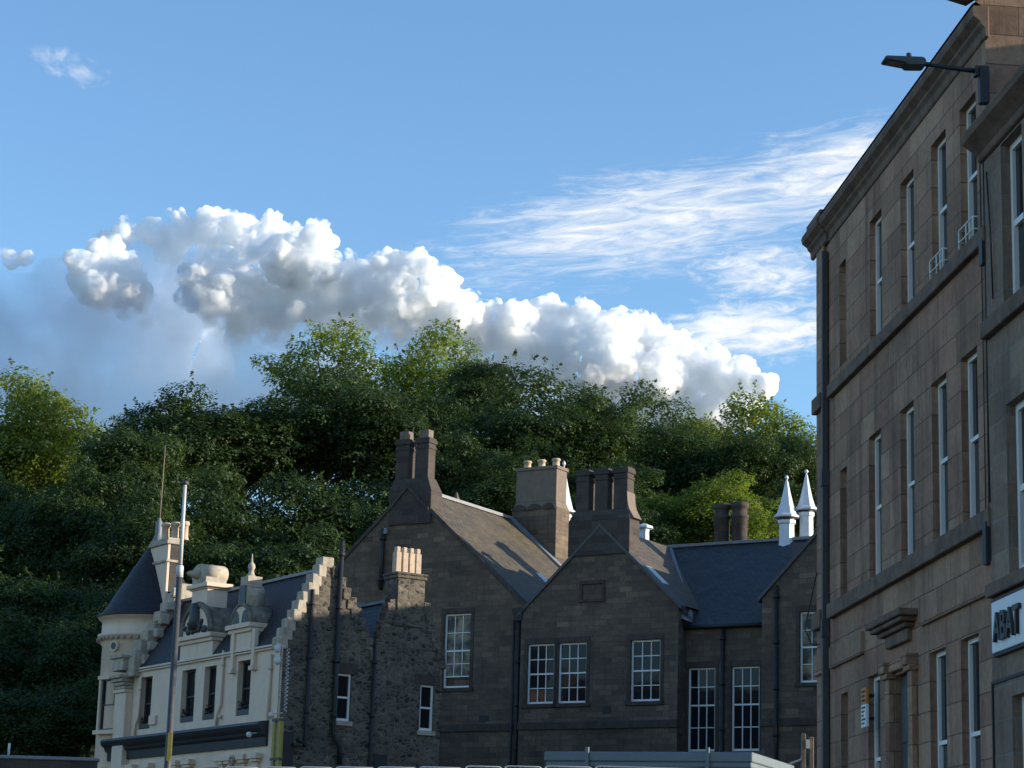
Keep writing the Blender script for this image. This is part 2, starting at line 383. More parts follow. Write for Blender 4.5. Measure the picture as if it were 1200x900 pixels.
br.inputs['Mortar Size'].default_value = .01; br.inputs['Color1'].default_value = (.18, .175, .165, 1); br.inputs['Color2'].default_value = (.25, .24, .22, 1); br.inputs['Mortar'].default_value = (.07, .07, .07, 1); pm.col(br.outputs['Color'])
grid_sheet('ground', -600, 600, -60, 100, 60, 40, -.03, gm.m)
grid_sheet('hill', -600, 600, 100, 700, 80, 160, -.03, gm.m)
grid_sheet('road', -12, 3.2, -50, 62, 4, 40, .0, am.m)
def slab(name, x0, x1, y0, y1, h, mat):
    mb = MB(); n = 30
    for k in range(n):
        ya, yb = y0 + (y1 - y0) * k / n, y0 + (y1 - y0) * (k + 1) / n; za, zb = ground_z(0, ya), ground_z(0, yb)
        mb.poly([(x0, ya, za + h), (x1, ya, za + h), (x1, yb, zb + h), (x0, yb, zb + h)])
        mb.poly([(x0, ya, za - .2), (x0, ya, za + h), (x0, yb, zb + h), (x0, yb, zb - .2)]); mb.poly([(x1, ya, za - .2), (x1, yb, zb - .2), (x1, yb, zb + h), (x1, ya, za + h)])
    o = mb.build(name, mat); o['kind'] = 'structure'; return o
kerbm = plain('granite_kerb', (.30, .29, .28), .2, 8)
slab('pavement', 3.36, 9.5, -50, 62, .13, pm.m); slab('kerb', 3.2, 3.357, -50, 62, .135, kerbm)
mk = MB()
for k in range(14): mk.poly([(-4.5, -20 + 6 * k, ground_z(0, -20 + 6 * k) + .006), (-4.38, -20 + 6 * k, ground_z(0, -20 + 6 * k) + .006), (-4.38, -18 + 6 * k, ground_z(0, -18 + 6 * k) + .006), (-4.5, -18 + 6 * k, ground_z(0, -18 + 6 * k) + .006)])
o = mk.build('road_marking', MT['sign_white']); o['kind'] = 'structure'

# ------------------------------------------------------------------ windows
def window(parent, x0, x1, z0, z1, y, cols=3, rows=(2, 2), fw=.07, split=.5, mat='white_timber', pane='glass', surround=None, sill=None, open_low=0, bar=.028, depth=.09):
    """sash window standing in its opening; y = front of the frame"""
    f = MB(); zm = z0 + (z1 - z0) * split
    f.box(x0, x0 + fw, y, y + depth, z0, z1); f.box(x1 - fw, x1, y, y + depth, z0, z1)
    f.box(x0 + fw, x1 - fw, y, y + depth, z1 - fw, z1); f.box(x0 + fw, x1 - fw, y, y + depth, z0, z0 + fw * 1.3)
    f.box(x0 + fw, x1 - fw, y + .012, y + depth, zm - fw * .45, zm + fw * .45)
    for (a, b, n, yy) in ((zm + fw * .45, z1 - fw, rows[0], y + .015), (z0 + fw * 1.3 + open_low, zm - fw * .45, rows[1], y + .03)):
        for i in range(1, cols):
            xc = x0 + fw + (x1 - x0 - 2 * fw) * i / cols; f.box(xc - bar / 2, xc + bar / 2, yy, yy + .04, a, b)
        for k in range(1, n):
            zc = a + (b - a) * k / n; f.box(x0 + fw, x1 - fw, yy + .003, yy + .037, zc - bar / 2, zc + bar / 2)
        if open_low and a < zm - fw: f.box(x0 + fw, x1 - fw, yy, yy + .045, a - .05, a)
    w = f.build('window', MT[mat], parent)
    p = MB(); a = z0 + fw * 1.3 + open_low
    p.poly([(x0 + fw * .5, y + .045, zm), (x1 - fw * .5, y + .045, zm), (x1 - fw * .5, y + .05, z1 - fw * .5), (x0 + fw * .5, y + .047, z1 - fw * .5)])
    p.poly([(x0 + fw * .5, y + .062, a), (x1 - fw * .5, y + .066, a), (x1 - fw * .5, y + .062, zm), (x0 + fw * .5, y + .062, zm)])
    p.build('pane', MT[pane], w)
    if surround:
        mname, t, h = surround; q = MB()
        q.box(x0 - t, x1 + t, -h, .05, z1, z1 + t * 1.5); q.box(x0 - t, x0 - .003, -h, .05, z0, z1 - .002); q.box(x1 + .003, x1 + t, -h, .05, z0, z1 - .002)
        q.build('surround', MT[mname], w, bevel=.01)
    if sill:
        mname, t, h = sill; q = MB(); q.box(x0 - t, x1 + t, -h, y + .02, z0 - .16, z0 - .003); q.build('sill', MT[mname], w, bevel=.01)
    return w
def pipe(parent, name, x, y, z0, z1, r=.055, mat='iron', collars=True, kick=None):
    p = MB(); pts = [(x, y, z1), (x, y, z0)]
    if kick: pts = [(x, y, z1), (x, y, z0 + kick[1]), (x + kick[0], y, z0 + kick[1] * .55), (x + kick[0], y, z0)]
    p.tube(pts, r, 8)
    if collars:
        z = z1 - .4
        while z > z0: p.tube([(x, y, z), (x, y, z - .12)], r * 1.45, 8); z -= 1.8
    return p.build(name, MT[mat], parent)

# ------------------------------------------------------------------ brown tenement on the right
T = Frame(.0776, -.997, 1160, 601, z=6.9)
def tenement():
    g = -2.0 + ground_z(0, 29); XE = T.y(961, 600)[0]
    t = thing('tenement', 'tall brown sandstone tenement with dark eaves cornice and narrow sash windows', 'building', T.world(0, 0, 0), T.rz)
    cx = [(-1.10, .80), (-2.62, .80), (-4.42, .80), (-6.42, .80)]
    holes = []; wins = []
    for (a, w) in cx:
        holes.append((a, a + w, 10.74, 12.8)); holes.append((a - .15, a + w - .15, 6.95, 9.25))
    for a in (-1.46, -3.05): holes.append((a, a + .85, 2.9, 5.42))
    holes.append((-6.74, -5.95, 2.9, 5.45))
    holes.append((-5.02, -3.95, 1.8, 5.3))                      # door
    for (z0, z1) in ((10.9, 12.7), (6.95, 9.1), (2.9, 5.36)): holes.append((-8.62, -8.12, z0, z1))
    b = MB(); b.wall(-9.6, .2, g, 13.4, holes, 0, .13)
    b.poly([(.2, 0, g), (.2, 11, g), (.2, 11, 14.0), (.2, 5.5, 18.3), (.2, -.2, 13.95), (.2, 0, 13.8)])
    b.poly([(XE, 11, g), (XE, -.06, g), (XE, -.06, 13.4), (XE, 5.5, 18.), (XE, 11, 13.4)])
    b.poly([(.2, 11, g), (XE, 11, g), (XE, 11, 13.4), (.2, 11, 13.4)])
    b.poly([(-9.6, -.06, g), (-9.6, 0, g), (-9.6, 0, 13.4), (-9.6, -.06, 13.4)])
    b.poly([(XE, -.06, g), (-9.6, -.06, g), (-9.6, -.06, 13.4), (XE, -.06, 13.4)])
    b.build('wall', MT['tenement'], t)
    for h in holes:
        if h[0] == -5.02: continue
        narrow = h[1] - h[0] < .6
        window(t, h[0], h[1], h[2], h[3], .10 if not narrow else .115, 1, (1, 1), .062 if not narrow else .05, .5, 'white_timber' if not narrow else 'grey_timber', depth=.1)
    # cornice in steps with gutter, far pavilion breaking forward
    def course(name, prof, xa, xb, mat='tenement_dark', yo=0):
        q = MB(); q.prism([(p[0] + yo, p[1]) for p in prof], 'x', xa, xb); return q.build(name, MT[mat], t, bevel=.012)
    cp = [(.03, 13.34), (-.03, 13.36), (-.04, 13.48), (-.09, 13.53), (-.1, 13.57), (-.19, 13.64), (-.21, 13.72), (-.19, 13.79), (.03, 13.8)]
    course('cornice', cp, -9.3, .3); course('cornice', cp, XE-.38, -9.32, yo=-.05)
    q = MB(); q.box(XE-.2, -9.3, -.2, .3, 13.79, 13.93); q.build('blocking_course', MT['tenement_dark'], t, bevel=.02)
    for (z0, z1, h, mat) in ((10.5, 10.72, .09, 'tenement_dark'), (6.68, 6.93, .10, 'tenement_dark')):
        q = MB(); q.box(-9.25, .22, -h, .02, z0, z1); q.build('sill_course', MT[mat], t, bevel=.012)
        q = MB(); q.box(XE-.02, -9.53, -.06 - h, -.04, z0 - .1, z1 - .05); q.build('sill_course', MT[mat], t, bevel=.012)
    q = MB(); q.box(-9.25, -6.95, -.06, .02, 5.84, 6.2); q.build('string_course', MT['tenement'], t, bevel=.012); q = MB(); q.box(-3.4, .22, -.06, .02, 5.84, 6.25); q.build('string_course', MT['tenement'], t, bevel=.012)
    q = MB(); q.box(XE-.02, -9.53, -.12, -.04, 5.8, 6.15); q.build('string_course', MT['tenement'], t, bevel=.012)
    # hood over the door on its block
    q = MB(); q.box(-5.3, -4.0, -.08, .02, 5.72, 5.9); q.box(-5.5, -3.85, -.15, .02, 5.9, 5.97); q.box(-5.62, -3.75, -.24, .02, 5.97, 6.04); q.box(-5.7, -3.65, -.29, .02, 6.04, 6.14); q.build('door_hood', MT['tenement_dark'], t, bevel=.015)
    q = MB()
    for (a, c) in ((-5.28, -5.04), (-3.93, -3.70)):
        q.box(a, c, -.10, .02, g, 5.25); q.box(a - .05, c + .05, -.15, .02, 5.25, 5.33); q.box(a - .03, c + .03, -.19, .02, 5.33, 5.5)
    q.box(-5.25, -3.72, -.10, .02, 5.34, 5.48); q.build('door_surround', MT['tenement'], t, bevel=.012)
    q = MB(); q.box(-5.0, -3.97, .08, .12, 1.8, 5.28); q.box(-4.9, -4.55, .06, .085, 4.3, 5.1); q.box(-4.42, -4.07, .06, .085, 4.3, 5.1); q.build('door', MT['iron_grey'], t)
    # dark strip standing in for the shaded recess at the pavilion corner
    q = MB(); q.box(-9.54, -9.42, -.12, -.02, g, 13.2); q.box(-9.56, -9.40, -.14, -.01, 9.0, 9.3); q.box(-9.56, -9.40, -.14, -.01, 6.4, 6.7); q.build('recess_strip', MT['iron_grey'], t)
    for x in (-.12, .02, .14):
        q = MB(); q.tube([(x, -.012, 12.2), (x + .02, -.02, 9.5), (x - .02, -.014, 7), (x + .01, -.014, 5.9)], .008, 5); q.build('cable', MT['iron'], t)
    q = MB(); q.tube([(.12, -.03, 11.9), (.15, -.04, 10.2), (.2, -.05, 7)], .02, 6); q.box(.05, .2, -.12, .0, 6.2, 6.75); q.box(.05, .2, -.1, .0, 10.2, 10.55); q.build('cable', MT['iron'], t)
    for (a, w) in cx[:2]:
        q = MB()
        for z in (10.85, 11.02): q.tube([(a + .05, .05, z), (a + .05, -.05, z), (a + .75, -.05, z), (a + .75, .05, z)], .012, 6)
        for x in (a + .05, a + .4, a + .75): q.tube([(x, -.05, 10.72), (x, -.05, 11.02)], .01, 6)
        q.build('window_guard', MT['white_timber'], t)
    r = MB(); r.poly([(XE-.1, -.19, 13.83), (.25, -.19, 13.83), (.25, 5.5, 18.15), (XE-.1, 5.5, 18.15)]); r.poly([(.25, 11.3, 13.8), (XE-.1, 11.3, 13.8), (XE-.1, 5.5, 18.15), (.25, 5.5, 18.15)]); r.build('roof', MT['slate_dark'], t)
    q = MB(); q.prism([(-.2, 13.9), (5.5, 18.2), (5.5, 18.5), (-.5, 13.98)], 'x', .0, .32); q.build('skew', MT['tenement_dark'], t)
    q = MB(); q.box(-.5, .45, 4.2, 6.8, 12.2, 20); q.build('chimney', MT['tenement_dark'], t)
    q = MB(); q.tube([(XE+.1, -.08, 7.6), (XE+.12, -.3, 6.6), (XE+.3, -.2, 6.3), (XE+.4, -.1, 6.32)], .012, 5); q.build('cable', MT['iron'], t)
    return t
ten = tenement()
def copy_tree(o, parent=None):
    c = o.copy(); COL.objects.link(c); c.parent = parent
    for ch in list(o.children): copy_tree(ch, c)
    return c
for k, (bx_, by_) in enumerate(((14.2, 71.0), (12.5, 60.8))):  # unseen copies added to throw shade on the rubble gables
    c = copy_tree(ten); c.location = (bx_, by_, -1.9); c.rotation_euler = (0, 0, R(-81))
    tag(c, ('brown tenement added out of view to shade the rubble gables, farther of the hidden pair', 'brown tenement added out of view to shade the rubble gables, nearer of the hidden pair')[k], 'building')

def grey_tenement():
    g = -2.0 + ground_z(0, 25)
    t = thing('tenement', 'grey ashlar tenement with pale mortar joints, cut off by the frame, carrying a shop sign', 'building', T.world(0, 0, 0), T.rz)
    holes = []
    for a in (.95, 2.75, 4.55):
        holes += [(a, a + .9, 9.42, 11.58), (a, a + .9, 5.95, 8.12), (a, a + .9, 2.6, 4.45)]
    b = MB(); b.wall(.2, 6.4, g, 11.6, holes, -.05, .17)
    b.poly([(.2, 0.2, g), (.2, -.05, g), (.2, -.05, 11.6), (.2, .2, 11.6)][::-1]); b.poly([(6.4, -.05, g), (6.4, 10, g), (6.4, 10, 11.6), (6.4, -.05, 11.6)])
    b.poly([(6.4, 10, g), (.2, 10, g), (.2, 10, 11.6), (6.4, 10, 11.6)])
    b.build('wall', MT['grey_tenement'], t)
    for h in holes: window(t, h[0], h[1], h[2], h[3], .075, 1, (1, 1), .09, .5, 'white_timber', depth=.09)
    q = MB(); q.prism([(0, 11.62), (-.08, 11.65), (-.1, 11.73), (-.17, 11.79), (-.3, 11.88), (-.33, 11.97), (-.29, 12.03), (.1, 12.05)], 'x', .02, 6.5); q.build('cornice', MT['tenement_dark'], t, bevel=.012)
    for za, zb in ((9.15, 9.38), (5.75, 5.92)): q = MB(); q.box(.21, 6.4, -.15, -.03, za, zb); q.build('sill_course', MT['tenement_dark'], t, bevel=.012)
    q = MB(); q.box(.16, 6.4, -.075, -.04, 4.66, 4.7); q.box(.16, .2, -.075, -.04, g, 4.66); q.build('shopfront_trim', MT['iron'], t)
    r = MB(); r.poly([(.1, -.2, 12.0), (6.5, -.2, 12.0), (6.5, 5, 14.2), (.1, 5, 14.2)]); r.poly([(6.5, 10, 12.0), (.1, 10, 12.0), (.1, 5, 14.2), (6.5, 5, 14.2)]); r.build('roof', MT['slate_dark'], t)
    q = MB(); q.tube([(.4, -.08, 11.4), (.55, -.09, 10.6), (.62, -.09, 9.6)], .012, 5); q.build('cable', MT['iron'], t)
    # the sign
    s = MB(); s.box(.04, 4.2, -.14, -.052, 5.02, 5.66); sg = s.build('shop_sign', MT['sign_white'], None, loc=T.world(T.y(1162, 738, -.14)[0] - .04, 0, 0), rz=T.rz, bevel=.008)
    tag(sg, 'white shop sign with raised dark capitals on the grey tenement', 'sign')
    q = MB(); q.box(.0, 4.24, -.12, -.06, 5.66, 5.70); q.box(.0, 4.24, -.12, -.06, 4.98, 5.02); q.box(.0, .037, -.12, -.06, 5.02, 5.66); q.build('sign_frame', MT['iron'], sg)
    fc = bpy.data.curves.new('lettering', 'FONT'); fc.body = 'ABAT'; fc.size = .52; fc.offset = .010; fc.extrude = .022; fc.space_character = 1.02
    fo = bpy.data.objects.new('lettering_source', fc); COL.objects.link(fo)
    dg = bpy.context.evaluated_depsgraph_get(); me = bpy.data.meshes.new_from_object(fo.evaluated_get(dg)); bpy.data.objects.remove(fo)
    me.name = 'lettering'; me.materials.clear(); me.materials.append(MT['letter'])
    xs = [v.co.x for v in me.vertices]; ys = [v.co.y for v in me.vertices]; w0, w1, h0, h1 = min(xs), max(xs), min(ys), max(ys)
    for v in me.vertices:
        x, y, z = v.co; v.co = (.22 + (x - w0) / (w1 - w0) * 1.08, -.165 - z, 5.14 + (y - h0) / (h1 - h0) * .36)
    lo = bpy.data.objects.new('lettering', me); COL.objects.link(lo); lo.parent = sg
grey_tenement()

def wall_sign():
    p = thing('wall_sign', 'small notice with orange upper half and white lower half on the brown wall', 'sign', T.world(T.y(1012, 836, -.12)[0] + 7.12, 0, .0), T.rz)
    q = MB(); q.box(-7.12, -6.78, -.16, -.12, 5.0, 5.24); q.build('orange_panel', MT['orange_sign'], p)
    q = MB(); q.box(-7.12, -6.78, -.16, -.12, 4.64, 4.99); q.build('white_panel', MT['sign_white'], p)
    q = MB()
    for k, z in enumerate((5.19, 5.12, 5.05)): q.box(-7.08, -6.83 - .04 * (k % 2), -.163, -.159, z - .022, z + .018)
    for k, z in enumerate((4.94, 4.88, 4.82, 4.76, 4.70)): q.box(-7.08, -6.84 - .05 * ((k * 7) % 3), -.163, -.159, z - .014, z + .014)
    q.build('notice_lines', MT['letter'], p)
    for z in (4.75, 5.1): q = MB(); q.box(-7.0, -6.9, -.12, .0, z, z + .05); q.build('bracket', MT['iron'], p)
wall_sign()

def wall_lamp():
    x, z = T.y(1145, 82, -.15)
    p = thing('street_lamp', 'flat grey street lamp head on an arm fixed to the brown tenement', 'street lamp', T.world(x, 0, z), T.rz)
    q = MB(); q.box(-.06, .06, -.13, .0, -.48, .05); q.box(-.06, .06, -.19, -.14, -.1, .05); q.build('bracket', MT['iron'], p, bevel=.01)
    q = MB(); q.tube([(0, -.1, -.02), (0, -.55, .01), (0, -.85, .04)], [.035, .03, .024], 10); q.tube([(0, -.8, .035), (0, -.87, .04)], .034, 10); q.build('arm', MT['iron'], p)
    q = MB()
    q.prism([(-.86, .0), (-.9, -.02), (-1.12, -.03), (-1.15, .0), (-1.42, .035), (-1.44, .055), (-1.41, .09), (-.92, .10), (-.88, .08)], 'x', -.12, .12)
    q.build('lamp_head', MT['lamp_grey'], p, bevel=.012)
    q = MB(); q.lathe([(0, .06), (.03, .06), (.035, .05), (.035, 0), (.045, 0), (.045, -.02)], (0, -1.08, .12), 12); q.build('light_sensor', MT['lamp_grey'], p)
    q = MB(); q.prism([(-1.17, .0), (-1.38, .028), (-1.38, .022), (-1.17, -.008)], 'x', -.09, .09); q.build('lamp_lens', MT['lens'], p)
wall_lamp()

# ------------------------------------------------------------------ stone school
th = R(31); M = Frame(math.cos(th), -math.sin(th), 615, 712, Y=95)
def coping(mb, x0, z0, x1, z1, y0, y1, t=.16):
    """sloped coping stone strip from (x0,z0) to (x1,z1)"""
    mb.prism([(x0, z0), (x1, z1), (x1, z1 + t), (x0, z0 + t)], 'y', y0, y1)
def stack_square(mb, x0, x1, y0, y1, z0, z1, cap=.07):
    mb.box(x0, x1, y0, y1, z0, z1 - .45)
    mb.box(x0 - cap * .5, x1 + cap * .5, y0 - cap * .5, y1 + cap * .5, z1 - .45, z1 - .33)
    mb.box(x0, x1, y0, y1, z1 - .33, z1 - .2); mb.box(x0 - cap, x1 + cap, y0 - cap, y1 + cap, z1 - .2, z1 - .03); mb.box(x0 - cap * .4, x1 + cap * .4, y0 - cap * .4, y1 + cap * .4, z1 - .03, z1 + .05)
def pot(parent, x, y, z, h, r, mat='clay', n=12):
    q = MB(); q.lathe([(r * 1.05, 0), (r * 1.05, .06), (r * .9, .1), (r * .85, h * .78), (r * 1.1, h * .8), (r * 1.1, h * .92), (r * .95, h), (r * .7, h), (r * .65, h * .7)], (x, y, z), n); return q.build('chimney_pot', MT[mat], parent)
def school():
    g = 3.0
    t = thing('school', 'long grey stone gabled school building with slate roofs and tall chimney stacks', 'building', M.world(0, 0, 0), M.rz)
    DR = .17
    A1 = (-3.95, -2.62, 11.05, 14.2); B1 = (.34, 1.62, 10.26, 12.73); B2 = (1.82, 3.14, 10.26, 12.73); B3 = (5.18, 6.52, 10.26, 12.73)
    yC = .5; C1 = (M.y(806, 820, yC)[0], M.y(838, 820, yC)[0], 8.3, 11.62); C2 = (M.y(857, 820, yC)[0], M.y(890, 820, yC)[0], 8.3, 11.62); D1 = (12.46, 13.8, 10.85, 13.61)
    ax, az, ae = -6.05, 19.75, 14.35; sl = (az - ae) / (-.0 - ax)
    bx, bz, be = 3.68, 17.45, 14.05
    dx, dz, de = 14.1, 17.5, 14.2
    # walls
    b = MB(); b.wall(-12.1, 0, g, ae, [A1], 0, DR)
    b.poly([(-12.1, 0, ae), (0, 0, ae), (ax, 0, az)]); b.poly([(0, 0, g), (0, 9, g), (0, 9, ae), (0, 0, ae)]); b.poly([(-12.1, 9, g), (-12.1, 0, g), (-12.1, 0, ae), (-12.1, 9, ae)])
    b.poly([(0, 8.9, g), (-12.1, 8.9, g), (-12.1, 8.9, ae), (ax, 8.9, az), (0, 8.9, ae)]); b.build('wall', MT['school'], t)
    b = MB(); b.wall(.0, 7.3, g, be, [B1, B2, B3], -.25, DR)
    b.poly([(.0, -.25, be), (7.3, -.25, be), (bx, -.25, bz)]); b.poly([(7.3, -.25, g), (7.3, 9, g), (7.3, 9, be), (7.3, -.25, be)]); b.poly([(0, .02, g), (0, -.25, g), (0, -.25, be), (0, .02, be)]); b.build('wall', MT['school'], t)
    b = MB(); b.wall(7.3, 10.85, g, 13.3, [(c[0], c[1], c[2], c[3]) for c in (C1, C2)], yC, DR); b.poly([(0, 10.6, g), (0, 10.6, 13.3), (18, 10.6, 13.3), (18, 10.6, g)]); b.build('wall', MT['school'], t)
    b = MB(); b.wall(10.85, 17.4, g, de, [D1, (14.6, 15.9, 10.85, 13.61)], 0, DR); b.poly([(10.85, 0, de), (17.4, 0, de), (dx, 0, dz)]); b.poly([(10.85, 9, g), (10.85, 0, g), (10.85, 0, de), (10.85, 9, de)])
    b.poly([(17.4, 0, g), (17.4, 10.6, g), (17.4, 10.6, de), (17.4, 0, de)]); b.build('wall', MT['school'], t)
    # windows
    S = ('school_trim', .16, .03); SB = ('school_trim', .2, .08)
    def fwin(h, y0, **k):
        w = window(t, h[0], h[1], h[2], h[3], .10, **k); 
        if y0:
            for o in (w,) : o.location.y = y0
        return w
    fwin(A1, 0, rows=(2, 2), pane='glass_blind', surround=S, sill=SB, open_low=.42)
    for h in (B1, B2, B3): fwin(h, -.25, rows=(2, 2), surround=S, sill=SB, bar=.035)
    for h in (C1, C2): fwin(h, yC, rows=(2, 2), split=.55, surround=S, bar=.035)
    fwin(D1, 0, rows=(2, 2), pane='glass_blind', surround=S, sill=SB); fwin((14.6, 15.9, 10.85, 13.61), 0, surround=S, sill=SB)
    # string courses
    q = MB(); q.box(-12.1, -.02, -.07, .02, 9.2, 9.5); q.build('string_course', MT['school_trim'], t, bevel=.012)
    q = MB(); q.box(-.02, 7.34, -.32, -.23, 9.2, 9.5); q.build('string_course', MT['school_trim'], t, bevel=.012)
    q = MB(); q.box(10.82, 17.4, -.07, .02, 9.2, 9.5); q.build('string_course', MT['school_trim'], t, bevel=.012)
    q = MB(); q.box(-2.05, -1.6, -.02, .02, 9.62, 9.85); q.build('air_grille', MT['iron'], t)
    q = MB(); q.box(3.95, 4.3, -.27, -.23, 9.8, 10.1); q.build('air_grille', MT['iron'], t)
    q = MB(); x0, x1, z0, z1 = 2.75, 3.93, 14.37, 15.26
    for (a, c, e, f) in ((x0, x1, z1 - .16, z1), (x0, x1, z0, z0 + .12), (x0, x0 + .14, z0 + .12, z1 - .16), (x1 - .14, x1, z0 + .12, z1 - .16)): q.box(a, c, -.32, -.24, e, f)
    q.build('stone_panel', MT['school_trim'], t, bevel=.012)
    # roofs
    def gable_roof(x0, x1, xa, ze, za, y0, y1, mat, ov=.12):
        r = MB(); k = .14
        for (xe, s) in ((x0 - ov, -1), (x1 + ov, 1)):
            zz = ze - ov * (za - ze) / abs((x0 if s < 0 else x1) - xa)
            lo = [(xa, y0, za + k), (xa, y1, za + k), (xe, y1, zz + k), (xe, y0, zz + k)]
            if s > 0: lo = lo[::-1]
            r.poly(lo)
        return r.build('roof', mat, t)
    gable_roof(-12.1, 0, ax, ae, az, .3, 8.7, MT['slate_brown']); 
    gable_roof(0, 7.3, bx, be, bz, .1, 8.0, MT['slate_brown'])
    gable_roof(10.85, 17.4, dx, de, dz, .3, 8.0, MT['slate_blue'])
    r = MB(); r.poly([(6.2, yC - .15, 13.26), (12.2, yC - .15, 13.26), (12.2, 6.1, 17.55), (2.6, 6.1, 17.55)]); r.poly([(12.2, 10.8, 13.3), (2.6, 10.8, 13.3), (2.6, 6.1, 17.55), (12.2, 6.1, 17.55)]); r.build('roof', MT['slate_blue'], t)
    r = MB(); r.poly([(3.4, 8.0, 16.0), (17, 8.0, 16.0), (17, 10.5, 18.1), (3.4, 10.5, 18.1)]); r.poly([(17, 13.5, 15.8), (3.4, 13.5, 15.8), (3.4, 10.5, 18.1), (17, 10.5, 18.1)]); r.build('roof', MT['slate_blue'], t)
    q = MB(); q.box(3.4, 17, 10.38, 10.62, 18.08, 18.2); q.build('ridge_flashing', MT['lead'], t)
    q = MB(); q.box(3.0, 12.2, 5.98, 6.22, 17.56, 17.68); q.build('ridge_flashing', MT['lead'], t)
    q = MB(); q.box(ax - .13, ax + .13, 1.7, 8.7, az + .1, az + .24); q.build('ridge_flashing', MT['lead'], t)
    q = MB(); q.prism([(4.05, 17.3), (7.25, 14.2), (7.3, 14.34), (4.1, 17.44)], 'y', 2.2, 2.38); 
    q2 = MB()   # lead in the valley between the gable and the long roof
    for (a, c) in ((0, 1),): q2.tube([(3.9, 5.7, 17.42), (7.05, 1.15, 14.2), (7.5, .45, 13.65)], [.1, .11, .12], 6)
    q2.build('valley_flashing', MT['lead'], t)
    q = MB(); coping(q, ax, az + .06, .1, ae - .03, 8.55, 8.95, .22); q.build('skew', MT['lead'], t)
    # gable copings
    q = MB(); coping(q, ax, az, .12, ae - .12, -.07, .3, .2); q.prism([(ax, az), (ax, az + .2), (-12.22, ae + .09), (-12.22, ae - .11)], 'y', -.07, .3); q.build('skew', MT['school_trim'], t)
    q = MB(); coping(q, bx, bz, 7.45, be - .15, -.34, .1, .16); q.prism([(bx, bz), (bx, bz + .16), (-.12, be + .02), (-.12, be - .13)], 'y', -.34, .1); q.build('skew', MT['iron_grey'], t)
    q = MB(); coping(q, dx, dz, 17.5, de - .1, -.1, .3, .18); q.prism([(dx, dz), (dx, dz + .18), (10.7, de + .04), (10.7, de - .14)], 'y', -.1, .3); q.build('skew', MT['iron_grey'], t)
    # gutters and pipes
    q = MB(); q.tube([(7.2, yC - .22, 13.25), (10.8, yC - .22, 13.23)], .08, 8); q.build('gutter', MT['iron'], t)
    q = MB(); q.prism([(7.2, 13.6), (7.6, 13.45), (7.6, 13.5), (7.25, 13.75)], 'y', .0, .5); q.build('valley_flashing', MT['lead'], t)
    pipe(t, 'downpipe', -.18, -.12, g, 14.3, .075); pipe(t, 'downpipe', -.42, -.12, g, 14.2, .05, collars=False)
    q = MB(); q.taper((-.35, .02, -.3, -.02, 13.75), (-.42, .1, -.36, -.02, 14.25)); q.build('rainwater_hopper', MT['iron'], t)
    x, z = M.y(847, 738, yC - .1); pipe(t, 'downpipe', x, yC - .1, g, 13.2, .075)
    pipe(t, 'downpipe', 11.5, -.1, g, 14.7, .08)
    x, z = M.y(449, 615, -.1); pipe(t, 'vent_pipe', x, -.1, 15.4, 18.1, .1)
    q = MB(); q.box(x + .02, x + .22, -.16, -.02, 17.85, 18.1); q.build('vent_head', MT['lead'], t)
    # skylights
    def skylight(px0, py0, ox, sgn, xa, za, slope, w=.55, l=1.0, y0=3):
        q = MB(); h = .14 + .05
        zz = lambda x: za - slope * abs(x - xa) + h
        q.poly([(ox, y0, zz(ox)), (ox + sgn * w, y0, zz(ox + sgn * w)), (ox + sgn * w, y0 + l, zz(ox + sgn * w)), (ox, y0 + l, zz(ox))])
        s = q.build('skylight', MT['galv'], t); s.modifiers.new('thick', 'SOLIDIFY').thickness = .1
    def on_slope(px, py, xa, za, slope):
        d = ray(px, py); lo = np.array([(CAMP - M.O) @ M.u, (CAMP - M.O) @ M.v, CAMZ]); ld = np.array([d @ M.u, d @ M.v, d[2]]); k = (za + .14 + slope * xa - lo[2] - slope * lo[0]) / (ld[2] + slope * ld[0]); p = lo + ld * k; return p
    p = on_slope(628, 672, ax, az, sl); skylight(0, 0, p[0], 1, ax, az, sl, .75, .5, p[1])
    sb = (bz - be) / (7.3 - bx); p = on_slope(757, 664, bx, bz, sb); skylight(0, 0, p[0], 1, bx, bz, sb, .8, .5, p[1])
    # twin chimney on the big gable
    q = MB(); q.box(-7.0, -4.82, -.1, .8, 18.2, 19.65); q.taper((-7.0, -4.82, -.1, .8, 19.65), (-6.87, -5.08, .0, .66, 20.25)); 
    c = q.build('chimney', MT['chimney_dark'], t, bevel=.015)
    q = MB(); coping(q, ax, az + .05, -4.9, 18.72, -.16, -.09, .16); q.prism([(ax, az + .05), (ax, az + .21), (-7.0, 19.0), (-7.0, 18.82)], 'y', -.16, -.09); q.build('gable_moulding', MT['school_trim'], c)
    for (a, e) in ((-6.83, -6.17), (-5.80, -5.12)):
        q = MB(); stack_square(q, a, e, .04, .6, 20.25, 22.0, .055); q.build('chimney_stack', MT['chimney_dark'], c, bevel=.012)
        q = MB(); q.box(a + .1, e - .08, .12, .52, 22.05, 22.42); q.build('chimney_pot', MT['render_grey'], c, bevel=.02)
    # triple chimney on the middle gable
    q = MB(); q.box(2.18, 5.06, -.32, .55, 16.3, 17.75); q.taper((2.18, 5.06, -.32, .55, 17.75), (2.36, 4.9, -.18, .46, 18.2)); c = q.build('chimney', MT['chimney_dark'], t, bevel=.015)
    for (a, e) in ((2.42, 3.02), (3.31, 3.91), (4.20, 4.84)):
        q = MB(); stack_square(q, a, e, -.16, .42, 18.2, 19.9, .055); q.build('chimney_stack', MT['chimney_dark'], c, bevel=.012)
    q = MB()   # flared lead apron at the right foot
    q.prism([(4.85, 18.9), (4.88, 18.5), (4.95, 18.2), (5.12, 17.9), (5.2, 17.78), (5.02, 17.76), (4.85, 17.8)], 'y', -.2, .5); q.build('apron', MT['render_grey'], c)
